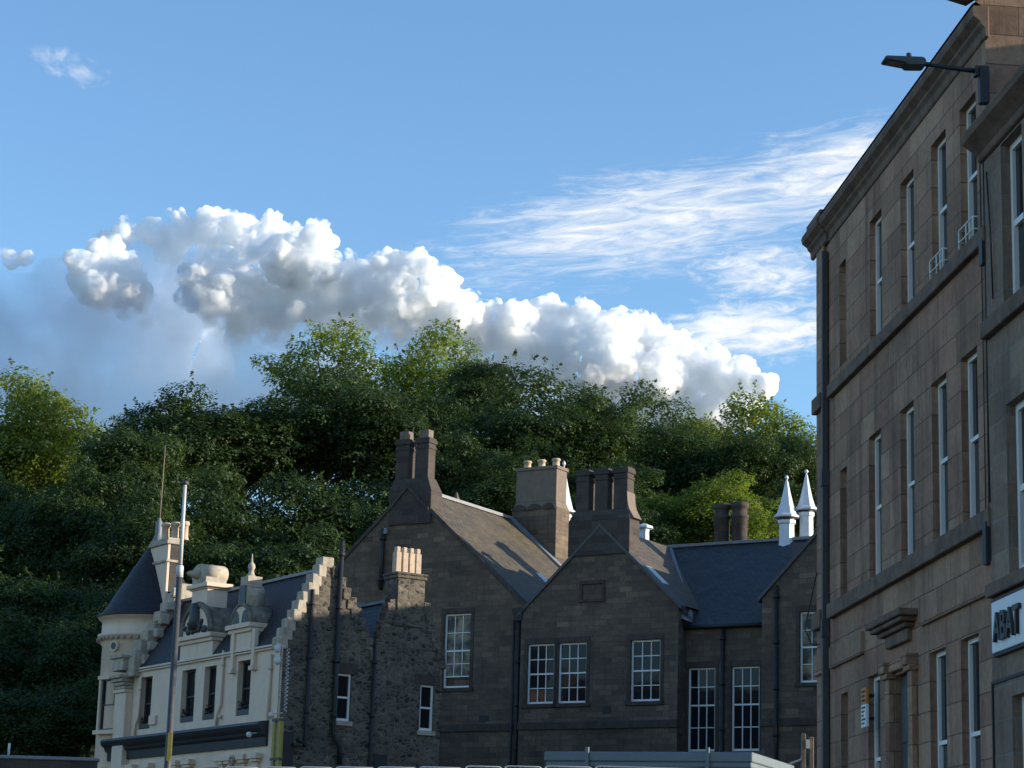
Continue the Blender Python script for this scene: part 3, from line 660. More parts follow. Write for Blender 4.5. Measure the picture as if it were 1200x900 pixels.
    # rendered wall-head stack behind the big roof
    y0 = 8.95
    q = MB(); x0, _ = M.y(600, 600, y0); x1, _ = M.y(652, 600, y0)
    q.box(x0, x1, y0, y0 + 1.25, 13, 20.35); c = q.build('chimney', MT['school'], t, bevel=.015)
    q = MB(); q.taper((x0, x1, y0, y0 + 1.25, 20.35), (x0 + .12, x1 - .1, y0 + .12, y0 + 1.1, 20.7)); q.box(x0 + .12, x1 - .1, y0 + .12, y0 + 1.1, 20.7, 22.2); q.build('chimney_stack', MT['render_grey'], c, bevel=.015)
    q = MB(); q.box(x0 + .06, x1 - .04, y0 + .06, y0 + 1.16, 22.2, 22.36); q.build('chimney_cap', MT['render_grey'], c, bevel=.015)
    q = MB()   # arched weather moulding
    for k in range(3):
        cx_ = x0 + (x1 - x0) * (k + .5) / 3; rr = (x1 - x0) / 6.6
        q.prism([(cx_ + rr * math.cos(a * math.pi / 8), 20.28 + rr * .8 * math.sin(a * math.pi / 8)) for a in range(9)], 'y', y0 - .06, y0 + .1)
    q.build('arched_moulding', MT['school_trim'], c)
    for k in (.14, .5, .86): pot(c, x0 + .12 + (x1 - x0 - .24) * k, y0 + .6, 22.36, .42, .19)
    # rear wing that carries the stack
    r = MB(); r.box(-9.5, .0, 9.0, 15, 3, 15.2); r.build('wall', MT['school'], t)
    r = MB(); r.poly([(-9.6, 9.02, 15.2), (-2.6, 9.02, 15.2), (-2.6, 12, 17.3), (-9.6, 12, 17.3)]); r.poly([(-2.6, 15, 15.2), (-9.6, 15, 15.2), (-9.6, 12, 17.3), (-2.6, 12, 17.3)]); r.build('roof', MT['slate_blue'], t)
    r = MB(); r.box(3.4, 17.0, 10.62, 13.4, 3, 15.8); r.build('wall', MT['school'], t)
    # twin round stack behind the long roof
    y0 = 8.2; xa, zt = M.y(832, 590, y0); xb, _ = M.y(871, 590, y0); z0 = 15.5
    q = MB(); q.box(xa + .1, xb - .1, y0, y0 + .9, z0, 17.9); c = q.build('chimney', MT['chimney_dark'], t, bevel=.015)
    w = (xb - xa) / 2 - .06
    for xx in (xa, xb - w):
        q = MB(); q.lathe([(w * .46, 17.8), (w * .46, 19.15), (w * .54, 19.2), (w * .54, 19.32), (w * .44, 19.36), (w * .44, 19.6), (w * .55, 19.65), (w * .55, 19.85), (w * .3, 19.87)], (xx + w / 2, y0 + .45, (zt - 19.85)), 12); q.build('chimney_stack', MT['chimney_dark'], c)
    # spired roof ventilators
    def ventilator(px, tip, eave, base, y0, hw):
        x, zt = M.y(px, tip, y0); _, ze = M.y(px, eave, y0); _, zb = M.y(px, base, y0); H = zt - ze
        q = MB(); q.lathe([(hw * .82, -.6), (hw * .82, .25), (hw * .72, .35), (hw * .62, .55), (hw * .6, ze - zb - .3), (hw * .72, ze - zb - .25), (hw * .72, ze - zb - .12)], (x, y0, zb), 8, smooth=False); v = q.build('ventilator', MT['zinc'], t)
        q = MB(); q.lathe([(.0, -.02), (hw * .8, -.02), (hw * 1.0, .0), (hw * 1.02, .06), (hw * .8, .16), (hw * .55, H * .3), (hw * .3, H * .6), (hw * .12, H * .85), (.03, H * .88), (.03, H * .9), (.085, H * .93), (.085, H * .96), (.02, H)], (x, y0, ze), 8, smooth=False); q.build('spire', MT['zinc'], v)
        q = MB(); q.lathe([(hw * .66, -.13), (hw * .66, .0)], (x, y0, ze), 8); q.build('louvre', MT['iron'], v)
    ventilator(922, 557, 607, 652, 6.1, .56); ventilator(945, 550, 598, 645, 6.7, .5)
    ventilator(661, 540, 601, 628, 13.0, .66)
    # squat vent on the ridge
    x, zt = M.y(755, 614, 4.2); q = MB(); q.lathe([(.30, -1.6), (.30, -1.1), (.24, -.95), (.22, -.35), (.24, -.25), (.4, -.2), (.4, -.12), (.12, .0), (0, .0)], (x, 4.2, zt), 8, smooth=False); q.build('roof_vent', MT['zinc'], t)
    # stone pinnacle behind the ridge
    x, zt = M.y(535, 577, 9.4); q = MB(); q.taper((x - .4, x + .4, 9.0, 9.8, 17.8), (x - .36, x + .36, 9.04, 9.76, zt - 1.15)); q.taper((x - .36, x + .36, 9.04, 9.76, zt - 1.15), (x - .03, x + .03, 9.37, 9.43, zt)); q.build('pinnacle', MT['school'], t)
    # plinth course along the foot
    q = MB(); q.box(-12.1, -.02, -.1, .02, g, 7.6); q.build('plinth', MT['school_trim'], t)
school()

# ------------------------------------------------------------------ cream corner house
thw = R(57); H = Frame(math.cos(thw), -math.sin(thw), 329, 757, Y=75)
def corner_house():
    g = 2.5
    t = thing('corner_house', 'cream painted corner house with turret, crow-stepped rubble gables and scrolled dormers', 'building', H.world(0, 0, 0), H.rz)
    def X(px, py, y=0): return H.y(px, py, y)[0]
    F = [(-10.95, -9.95, 7.95, 9.85)]
    for (a, c) in ((212.5, 226.5), (238.5, 250.5), (277.5, 291)): F.append((X(a, 810), X(c, 810) + .12, 8.0, 9.85))
    GR = [(X(165, 893), X(178, 893), 4.5, 6.35), (X(218, 890), X(229, 890) + .1, 4.5, 6.35)]
    f = MB(); f.wall(-11.6, 0, g, 10.2, F + GR, 0, .28)
    f.poly([(-11.6, 7, g), (-11.6, 0, g), (-11.6, 0, 10.2), (-11.6, 7, 10.2)]); f.build('facade', MT['cream'], t)
    for h in F: window(t, h[0], h[1], h[2], h[3], .2, 1, (1, 1), .06, .5, 'iron_grey', 'glass', depth=.07)
    for h in GR: window(t, h[0], h[1], h[2], h[3], .2, 1, (1, 1), .06, .5, 'iron_grey', 'glass', depth=.07)
    # window boxes of dark planting at the sills
    for h in F:
        q = MB(); q.box(h[0] + .05, h[1] - .05, .02, .2, h[2] + .003, h[2] + .22); q.build('window_box', MT['black_paint'], t, bevel=.02)
        l = MB(); rnd = random.Random(int(h[0] * 10))
        for k in range(120):
            c = Vector((rnd.uniform(h[0] + .05, h[1] - .05), rnd.uniform(.02, .18), h[2] + .2 + rnd.random() ** 2 * .32)); a = Vector((rnd.gauss(0, 1), rnd.gauss(0, 1), rnd.gauss(0, 1))).normalized() * .05; b_ = a.cross(Vector((rnd.random(), rnd.random(), .5))).normalized() * .04
            l.poly([c - a, c + b_, c + a, c - b_])
        l.build('plants', MT['net_green'] if False else MT['iron_grey'], t)
    # eaves course, white lintel band, wall strips
    q = MB(); q.box(-11.3, -.02, -.10, .02, 10.06, 10.22); q.build('eaves_course', MT['cream'], t, bevel=.012)
    # black fascia with cornice
    q = MB(); q.prism([(0, 6.9), (-.08, 6.9), (-.1, 7.2), (-.2, 7.26), (-.22, 7.36), (-.36, 7.46), (-.40, 7.6), (-.36, 7.68), (0, 7.74)], 'x', -13.4, -.55); q.build('fascia', MT['black_paint'], t, bevel=.01)
    # pilasters with capitals below
    q = MB()
    for px in (122, 148, 158, 177, 208, 224, 262, 272, 287, 302):
        x = X(px, 890); q.box(x - .16, x + .16, -.10, .02, g, 6.4); q.box(x - .26, x + .26, -.2, .02, 6.4, 6.5); q.box(x - .34, x + .34, -.26, .02, 6.5, 6.68)
    q.build('pilaster', MT['cream'], t, bevel=.012)
    q = MB(); q.box(X(236, 890), X(261, 890), -.06, .02, 4.4, 6.35); q.build('board', MT['orange_board'], t)
    q = MB(); q.box(-2.1, -.4, -.09, .02, 5.0, 5.85); q.box(-2.05, -.45, -.12, -.08, 5.72, 5.8); q.build('shop_panel', MT['cream_stone'], t, bevel=.012)
    q = MB(); x = X(281, 880); pts = []
    for k in range(22):
        a = k * .42; r_ = .20 - .0075 * k; pts.append((x + r_ * math.cos(a), -.3, 6.45 + r_ * math.sin(a)))
    q.tube(pts, .035, 6); q.build('scroll_bracket', MT['cream_stone'], t)
    # door lights / floodlights on the fascia
    for px, py in ((292, 861), (318, 838)):
        x, z = H.y(px, py, -.5); q = MB(); q.lathe([(0, .1), (.08, .08), (.1, 0), (.07, -.08), (0, -.1)], (x, -.5, z), 10); q.tube([(x, -.45, z + .05), (x, -.1, z + .1)], .02, 6); q.build('floodlight', MT['galv'], t)
    # cream rainwater pipes on the facade
    for px, za, zb in ((167, 9.9, 7.75), (262, 10.3, 7.75), (318, 9.9, 7.75)):
        x = X(px, 800); pipe(t, 'downpipe', x, -.07, zb, za, .05, 'cream', kick=(-.25, .7) if px < 300 else None)
    # bolted plate beside the first window
    q = MB(); a = X(177, 838); q.box(a, a + .55, -.1, .0, 8.05, 8.4); q.build('wall_plate', MT['cream'], t, bevel=.02)
    # main roof: ridge along the front
    ry, rz_ = 1.6, 12.85
    r = MB(); r.poly([(-11.3, -.12, 10.12), (-.1, -.12, 10.12), (-.1, ry, rz_), (-11.3, ry, rz_)]); r.poly([(-.1, 3.45, 10.2), (-11.3, 3.45, 10.2), (-11.3, ry, rz_), (-.1, ry, rz_)])
    r.build('roof', MT['slate_dark'], t)
    r = MB(); r.poly([(-11.3, 3.5, 10.0), (-.1, 3.5, 10.0), (-.1, 4.8, 12.2), (-11.3, 4.8, 12.2)]); r.poly([(-.1, 6.2, 10.0), (-11.3, 6.2, 10.0), (-11.3, 4.8, 12.2), (-.1, 4.8, 12.2)]); r.build('roof', MT['slate_blue'], t)
    q = MB(); q.box(-11.2, -.15, ry - .1, ry + .1, rz_ - .03, rz_ + .07); q.build('ridge_flashing', MT['lead'], t)
    q = MB(); q.box(-11.2, -.15, 4.7, 4.9, 12.17, 12.27); q.build('ridge_flashing', MT['lead'], t)
    # rubble gables (plane x = 0), twin peaks
    yw1 = (2.18, 2.72, 7.85, 9.42); yw2 = (5.42, 5.96, 7.75, 9.3); ym = 3.55; yr = 6.25
    b = MB(); b.wall(.0, yr, g, 10.05, [yw1, yw2], 0, .16)
    b.poly([(0, 0, 10.05), (ym, 0, 10.05), (1.78, 0, 13.05), (1.42, 0, 13.05)]); b.poly([(ym, 0, 10.05), (yr, 0, 10.05), (5.4, 0, 12.1), (4.1, 0, 12.1)])
    b.xf(lambda p: (-p[1], p[0], p[2]))
    b.poly([(0, yr, g), (-11, yr, g), (-11, yr, 10.05), (0, yr, 10.05)]); b.build('gable_wall', MT['rubble'], t)
    for h in (yw1, yw2):
        w = window(t, h[0], h[1], h[2], h[3], .07, 1, (1, 1), .07, .5, 'white_timber', sill=('cream_stone', .08, .06)); w.rotation_euler = (0, 0, R(90))
        q = MB(); q.box(.0, .03, h[0] - .22, h[1] + .22, h[3] + .01, h[3] + .35); q.build('lintel', MT['school_trim'], t)
    # crow steps: pale dressed stones, front slope of the near gable, then the darker ones
    def steps(name, ya, za, yb, zb, n, x0, x1, mat, jag=.02):
        q = MB(); rnd = random.Random(int(ya * 10 + n))
        for k in range(n):
            y0_ = ya + (yb - ya) * k / n; y1_ = ya + (yb - ya) * (k + 1) / n; zt = za + (zb - za) * (k + 1) / n; zl = za + (zb - za) * k / n
            q.box(x0, x1 + rnd.uniform(0, .03), min(y0_, y1_) - rnd.uniform(.0, .06), max(y0_, y1_) + rnd.uniform(.12, .22), zl - .12, zt - .015, jag)
        return q.build(name, MT[mat], t, bevel=.03)
    steps('crow_steps', -.12, 10.15, 1.42, 13.0, 9, -.42, .05, 'cream_stone')
    q = MB(); q.box(-.42, .06, 1.36, 1.82, 12.9, 13.25); q.build('crow_steps', MT['cream_stone'], t, bevel=.03)
    steps('crow_steps', ym, 10.05, 1.82, 13.0, 9, -.40, .04, 'rubble', .03)
    steps('crow_steps', ym, 10.05, 4.1, 12.0, 6, -.40, .04, 'rubble', .03)
    steps('crow_steps', yr, 10.0, 5.4, 12.1, 7, -.40, .04, 'rubble', .03)
    # gable chimney with four pots
    q = MB(); q.box(-.8, .05, 4.32, 5.42, 11.2, 12.85); q.box(-.86, .1, 4.27, 5.48, 12.85, 12.97); q.box(-.9, .13, 4.24, 5.52, 12.97, 13.06); c = q.build('chimney', MT['rubble'], t, bevel=.03)
    for k, y in enumerate((4.5, 4.77, 5.04, 5.3)): 
        q = MB(); q.box(-.5, -.24, y - .11, y + .11, 13.06, 13.8); q.box(-.47, -.27, y - .075, y + .075, 13.8, 13.98); q.build('chimney_pot', MT['clay'], c, bevel=.02)
    # pipes down the gable
    def gp(name, y, x, z0, z1, r, mat='iron', kick=None):
        o = pipe(t, name, y, 0, z0, z1, r, mat, True, kick); o.rotation_euler = (0, 0, R(90)); o.location = (x, 0, 0); return o
    gp('downpipe', 1.04, .09, 6.9, 12.1, .065, kick=(.0, .1)); gp('soil_pipe', 2.05, .12, 6.4, 13.85, .085, kick=(.28, 1.0)); gp('downpipe', 3.52, .08, g, 10.35, .06)
    q = MB(); q.tube([(.09, 1.04, 7.0), (.09, .82, 7.08), (.09, .78, 7.2)], .06, 8); q.box(0, .2, .55, .9, 6.9, 7.0); q.build('downpipe', MT['iron'], t)
    q = MB(); q.box(.0, .03, 3.7, 4.2, 6.35, 6.85); q.build('air_grille', MT['iron'], t)
    # dark service door strip at the corner foot
    q = MB(); q.box(.0, .08, .25, .62, g, 7.35); q.build('pipe_casing', MT['black_paint'], t)
    # far gable skew with crow steps climbing from the front, and the chimney over it
    q = MB(); rnd = random.Random(5); n = 8
    for k in range(n):
        ya = -.25 + 1.85 * k / n; za = 10.55 + 3.0 * k / n
        q.box(-11.75, -11.1 - rnd.uniform(0, .06), ya, 2.6, za - .5, za + .36, .02)
    q.box(-11.7, -11.05, -.3, .1, 9.9, 10.6)
    q.build('crow_steps', MT['cream_stone'], t, bevel=.03)
    q = MB(); rnd = random.Random(8)
    for k in range(6): q.box(-11.1, -10.85 - rnd.uniform(0, .05), .0 + .2 * k, .38 + .2 * k, 10.35 + .52 * k, 10.7 + .52 * k, .03)
    q.build('skew_blocks', MT['cream_stone'], t, bevel=.05)
    yq = 1.35; xa = X(173, 700, yq); xb = X(195.5, 660, yq); zt = H.y(185, 633, yq)[1]
    q = MB(); q.box(xa, xb, yq, yq + .12, 12.0, zt - .25); c = q.build('chimney', MT['cream'], t, bevel=.02)
    yd = H.x(212, 640, xb)[0]
    q = MB(); q.box(xa + .01, xb - .01, yq + .12, yd, 11.5, zt - .25); q.build('chimney_body', MT['chimney_dark'], c)
    for (h, a, b_) in ((.07, zt - .95, zt - .85), (.08, zt - .25, zt - .1), (.03, zt - .1, zt)):
        q = MB(); q.box(xa - h, xb + h, yq - h, yd + h, a, b_); q.build('chimney_cap', MT['cream_stone'], c, bevel=.02)
    for k in range(3): pot(c, xa + .5 + .42 * k, yq + .35 + .2 * k, zt, .72, .17)
    # turret
    def trace(px, Yl):     # centre on the ray of px at local y
        x, _ = H.y(px, 760, Yl); return x
    yc = 1.75; xc = trace(177, yc); _, ze = H.y(113, 742, yc); _, zap = H.y(177, 628, yc); Rr = abs(xc - X(113, 742, yc)) * .985 * math.sin(R(57 + 33)) * .545 / .545
    RT = 2.02
    q = MB(); q.lathe([(RT - .16, g - ze), (RT - .16, -1.05), (RT - .1, -1.0), (RT - .1, -.92), (RT - .02, -.9), (RT - .02, -.78), (RT + .04, -.76), (RT + .04, -.66), (RT - .1, -.62), (RT - .1, -.12), (RT - .02, -.1), (RT + .06, -.02), (RT + .1, .03)], (xc, yc, ze), 40); tw = q.build('turret', MT['cream'], t)
    q = MB(); HH = zap - ze; q.lathe([(RT + .12, .0), (RT + .14, .05), (RT * .93, .28), (RT * .6, HH * .42), (RT * .3, HH * .72), (.1, HH * .97)], (xc, yc, ze), 40); q.build('turret_roof', MT['slate_dark'], tw)
    q = MB(); q.lathe([(.36, HH * .86), (.26, HH * .9), (.16, HH * .97), (.13, HH * .99), (.13, HH + .45), (.09, HH + .5), (.05, HH + .62)], (xc, yc, ze), 12); q.build('lead_cap', MT['lead'], tw)
    q = MB(); q.tube([(xc, yc, zap + .4), (xc + .05, yc, zap + 1.9), (xc + .10, yc, zap + 3.5)], [.04, .03, .018], 8); q.build('flagpole', MT['timber'], tw)
    q = MB()
    for k in range(46):
        a = 2 * math.pi * k / 46; cx_, cy_ = xc + (RT + .03) * math.cos(a), yc + (RT + .03) * math.sin(a); q.tube([(cx_, cy_, ze - .92), (cx_, cy_, ze - .80)], .05, 5)
    q.build('dentils', MT['cream_stone'], tw)
    def on_turret(px, py, rad):
        d = ray(px, py); o = np.array([xc, yc, 0]); best = None
        ou = (CAMP - H.O); lo = np.array([ou @ H.u, ou @ H.v, CAMP[2]]); ld = np.array([d @ H.u, d @ H.v, d[2]])
        a = ld[0] ** 2 + ld[1] ** 2; b_ = 2 * ((lo[0] - xc) * ld[0] + (lo[1] - yc) * ld[1]); c_ = (lo[0] - xc) ** 2 + (lo[1] - yc) ** 2 - rad ** 2
        disc = max(0, b_ * b_ - 4 * a * c_); s = (-b_ - math.sqrt(disc)) / (2 * a); p = lo + ld * s; return p
    p = on_turret(134, 757, RT - .1); nrm = Vector((p[0] - xc, p[1] - yc, 0)).normalized()
    q = MB(); q.tube([Vector(p) - nrm * .1, Vector(p) + nrm * .05], .2, 16); q.build('porthole_rim', MT['cream'], tw)
    q = MB(); q.tube([Vector(p) - nrm * .1, Vector(p) + nrm * .056], .14, 16); q.build('porthole', MT['glass'], tw)
    # tall window on the turret shaft
    p0 = on_turret(128, 826, RT - .16); n0 = Vector((p0[0] - xc, p0[1] - yc, 0)).normalized(); t0 = Vector((-n0.y, n0.x, 0))
    a0 = math.atan2(n0.y, n0.x)
    wz1 = H.y(128, 797, 0)[1]
    _, zz0 = 0, p0[2] - .95; zz1 = p0[2] + .95
    wn = window(t, -.42, .42, zz0, zz1, -.03, 1, (1, 1), .05, .5, 'iron_grey', 'glass', depth=.1)
    wn.parent = tw; wn.location = (p0[0], p0[1], 0); wn.rotation_euler = (0, 0, a0 + math.pi / 2)
    q = MB(); q.box(-.55, -.43, -.12, .3, zz0, zz1); q.box(.43, .55, -.12, .3, zz0, zz1); q.box(-.6, .6, -.16, .3, zz1, zz1 + .14); q.box(-.62, .62, -.22, .3, zz0 - .16, zz0)
    o = q.build('window_surround', MT['cream'], tw, bevel=.015); o.location = (p0[0], p0[1], 0); o.rotation_euler = (0, 0, a0 + math.pi / 2)
    # corbelled bay beside the turret and its bracket courses
    q = MB(); xb_ = -11.72
    q.box(xb_ - .85, xb_ + .1, -.28, 1.5, g, 9.35); q.box(xb_ - .9, xb_ + .12, -.36, 1.5, 9.35, 9.46)
    q.build('buttress', MT['cream'], t, bevel=.015)
    q = MB()
    for k, h in enumerate((.0, .08, .16, .24)): q.box(xb_ - .75 - h * .3, xb_ + .12 + h * .2, -.36 - h, .2, 9.47 + k * .13, 9.59 + k * .13)
    q.box(xb_ - .8, xb_ + .14, -.5, 1.2, 10.15, 10.6); q.box(xb_ - .9, xb_ + .2, -.6, 1.2, 10.6, 10.72)
    q.build('corbel_courses', MT['cream_stone'], t, bevel=.015)
    # dormer heads
    def dormer(pxl, pxr, zb, lun_r, depth, kind):
        x0, x1 = X(pxl, 750), X(pxr, 750); xm = (x0 + x1) / 2; w = (x1 - x0) / 2
        q = MB(); q.box(x0 + .12, x1 - .12, -.06, depth, 10.1, zb - .25); q.box(x0 + .05, x1 - .05, -.14, depth + .02, zb - .25, zb - .12); q.box(x0, x1, -.24, depth + .05, zb - .12, zb + .04); d = q.build('dormer_head', MT['cream'], t, bevel=.015)
        rr = w * lun_r; hh = rr * .92
        arc = [(xm + rr * math.cos(math.pi * k / 20), zb + .04 + hh * math.sin(math.pi * k / 20)) for k in range(21)]
        q = MB(); q.prism(arc, 'y', -.08, depth - .25, smooth=True); q.build('lunette', MT['soot'], d)
        q = MB(); arc2 = [(xm + rr * .86 * math.cos(math.pi * k / 20), zb + .05 + hh * .86 * math.sin(math.pi * k / 20)) for k in range(21)]
        q.prism(arc2, 'y', -.11, -.02); q.build('tympanum', MT['cream'], d)
        q = MB()
        ro = MB(); pts = [(xm + rr * .94 * math.cos(math.pi * k / 20), -.09, zb + .05 + hh * .94 * math.sin(math.pi * k / 20)) for k in range(21)]; ro.tube(pts, rr * .095, 8); ro.build('arch_moulding', MT['soot'], d)
        if kind == 1:
            c = MB()     # carved shield with leaf work
            c.tube([(xm, -.10, zb + .25), (xm, -.13, zb + hh * .55), (xm, -.13, zb + hh * 1.02)], [.28, .26, .18], 12)
            rnd = random.Random(3)
            for k in range(60):
                a = rnd.uniform(0.1, math.pi - .1); r2 = rnd.uniform(.15, .78) * rr; px_, pz_ = xm + r2 * math.cos(a), zb + .1 + r2 * .5 * math.sin(a)
                c.lathe([(0, .09), (.08, .05), (.1, 0), (.07, -.06), (0, -.09)], (px_, -.13, pz_), 6)
            c.build('carved_ornament', MT['iron_grey'], d)
            z2 = zb + hh + .02; ww = rr * .5
            q = MB(); q.box(xm - ww, xm + ww, -.06, depth - .75, zb + hh * .8, z2 + .5); q.box(xm - ww * 1.35, xm + ww * 1.35, -.2, depth - .65, z2 + .55, z2 + .70); q.box(xm - ww * 1.15, xm + ww * 1.15, -.12, depth - .7, z2 + .5, z2 + .549); q.build('pedestal', MT['cream'], d, bevel=.02)
            q = MB()
            pts2 = [(xm + ww * .98 * math.cos(2 * math.pi * k / 18), z2 + 1.06 + .36 * math.sin(2 * math.pi * k / 18)) for k in range(18)]; q.prism(pts2, 'y', -.12, depth - .75, smooth=True)
            q.box(xm - ww * .9, xm + ww * .9, -.1, depth - .8, z2 + .72, z2 + 1.0); q.build('scroll_top', MT['cream_stone'], d)
            q = MB(); q.lathe([(0, .5), (.1, .42), (.18, .2), (.22, 0)], (0, 0, 0), 10); q.xf(lambda p: (xm - .1 + p[0] * .9, -.12 - p[2] * .9, z2 + 1.05 + p[1] * .8)); q.build('carved_boss', MT['cream_stone'], d)
        else:
            z2 = zb + hh * .8; ww = rr * .44
            q = MB(); arc3 = [(xm + ww * math.cos(math.pi * k / 14), z2 + .55 + ww * .9 * math.sin(math.pi * k / 14)) for k in range(15)]; q.prism([(xm - ww, z2 - .2)] + arc3[::-1] + [(xm + ww, z2 - .2)], 'y', -.06, depth - .7, smooth=True); q.build('scroll_top', MT['cream_stone'], d)
            c = MB()
            for s in (-1, 1): c.prism([(xm + s * rr * .45 + rr * .33 * math.cos(math.pi * k / 10), zb + .08 + hh * .62 * math.sin(math.pi * k / 10)) for k in range(11)], 'y', -.125, -.10)
            c.box(xm - .24, xm + .24, -.1, -.07, z2 - .05, z2 + .8); c.build('carved_niche', MT['iron_grey'], d)
            z3 = z2 + .55 + ww * .9
            q = MB(); q.box(xm - .28, xm + .28, -.05, .5, z3 - .1, z3 + .28); q.lathe([(.2, .28), (.12, .36), (.08, .5), (.13, .6), (.12, .7), (.04, .8), (.02, 1.05), (0, 1.1)], (xm, .2, z3), 10); q.build('finial', MT['cream_stone'], d, bevel=.01)
        return d
    dormer(212, 253, 10.98, .86, 1.5, 1)
    dormer(270, 298, 11.05, .84, 1.3, 2)
    for px in (276, 300): q = MB(); x = X(px, 765); q.box(x - .1, x + .1, -.14, .02, 9.6, 10.85); q.box(x - .14, x + .14, -.2, .02, 9.45, 9.6); q.build('dormer_bracket', MT['cream'], t, bevel=.012)
corner_house()

# pole with camera globes, coiled cable and yellow sleeves at the house corner
def cctv():
    x0 = H.y(326, 850, -.35)[0]
    z1 = H.y(326, 757, -.35)[1]
    p = thing('camera_pole', 'grey pole with globe cameras, a coiled cable and yellow sleeves at the cream corner', 'pole', H.world(x0, -.35, 0), H.rz)
    b = ground_z(0, 75)
    q = MB(); q.tube([(0, 0, b), (0, 0, z1)], .035, 10); q.build('pole', MT['cream_stone'], p)
    q = MB(); pts = [(.24 + .05 * math.cos(k * 1.1), .1 + .05 * math.sin(k * 1.1), 7.9 + k * .022) for k in range(int((z1 - 8) / .022))]; q.tube(pts, .015, 5); q.build('coiled_cable', MT['galv'], p)
    for k, (dx, dz) in enumerate(((.05, -.15), (.1, -.55))):
        q = MB(); q.lathe([(0, .14), (.09, .13), (.11, .04), (.11, 0), (.09, -.07), (.04, -.11), (0, -.12)], (dx, -.2, z1 + dz), 14); q.tube([(0, 0, z1 + dz + .1), (dx, -.2, z1 + dz + .18)], .03, 6); q.build('camera_globe', MT['galv'], p)
    for dx in (-.2, .2):
        q = MB(); q.box(dx - .085, dx + .085, -.07, .07, b, 7.72); q.build('yellow_sleeve', MT['yellow'], p, bevel=.02)
    for z in (6.35, 7.6): q = MB(); q.box(-.3, .32, -.09, .09, z, z + .08); q.build('strap', MT['iron_grey'], p)
cctv()

# ------------------------------------------------------------------ street lamp column in front of the house
def lamp_column():
    top = at(218.5, 568, 62); bot = at(195, 895, 62); x, y = (top.x + bot.x) / 2, 62
    g = ground_z(x, y); z1 = top.z; zs = at(214, 662, 62).z
    p = thing('lamp_post', 'dark lamp column with slim pale upper shaft before the cream house', 'lamp post', (x, y, g))
    q = MB(); q.tube([(0, 0, -.3), (0, 0, 1.2), (0, 0, 1.3), (0, 0, zs - g)], [.14, .14, .095, .08], 12); q.build('column', MT['iron_grey'], p)
    q = MB(); q.tube([(0, 0, zs - g - .35), (0, 0, zs - g - .05), (0, 0, zs - g)], [.10, .10, .07], 12); q.build('collar', MT['galv'], p)
    q = MB(); q.tube([(0, 0, zs - g), (0, 0, z1 - g)], [.06, .045], 12); q.build('upper_shaft', MT['galv'], p)
    q = MB(); q.tube([(0, 0, z1 - g), (0, 0, z1 - g + .1)], .09, 10); q.tube([(.1, 0, z1 - g + .02), (-.36, 0, z1 - g + .02)], [.03, .02], 8); q.build('bracket', MT['iron_grey'], p)
    q = MB(); zb = at(197, 872, 62).z - g; q.box(-.02, .1, -.14, -.11, zb - .45, zb + .3); q.build('notice', MT['yellow'], p); q = MB(); q.tube([(0, 0, zb + .1), (0, 0, zb + .16)], .09, 12); q.build('band', MT['yellow'], p)
lamp_column()

# ------------------------------------------------------------------ site cabin, fence panels, gatepost, boundary wall
def cabin():
    tc = R(20); f = Frame(math.cos(tc), -math.sin(tc), 880, 881.5, Y=52)
    zt = f.y(880, 881.5)[1]; x0 = f.y(641, 884)[0]; dep = f.x(928, 888)[0]
    g = ground_z(0, 52)
    p = thing('site_cabin', 'blue grey flat-roofed steel site cabin below the school windows', 'cabin', f.world(0, 0, 0), f.rz)
    q = MB(); n = 40
    for k in range(n):
        a = x0 + (0 - x0) * k / n; b = x0 + (0 - x0) * (k + 1) / n; q.box(a + .02, b - .02, .03, .1, g, zt - .35)
    q.box(x0 + .02, -.02, .1, dep, g - .3, zt - .3); q.build('wall_panel', MT['site_blue'], p)
    q = MB(); q.box(x0 - .05, .05, -.05, dep + .05, zt - .22, zt); q.box(x0 - .02, .02, -.02, dep, zt - .35, zt - .22); q.build('roof_rim', MT['site_blue'], p, bevel=.02)
    for px in (689, 830):
        x = f.y(px, 883)[0]; q = MB(); q.box(x - .04, x + .04, -.1, -.03, g, zt + .1); q.build('post', MT['site_blue'], p)
cabin()
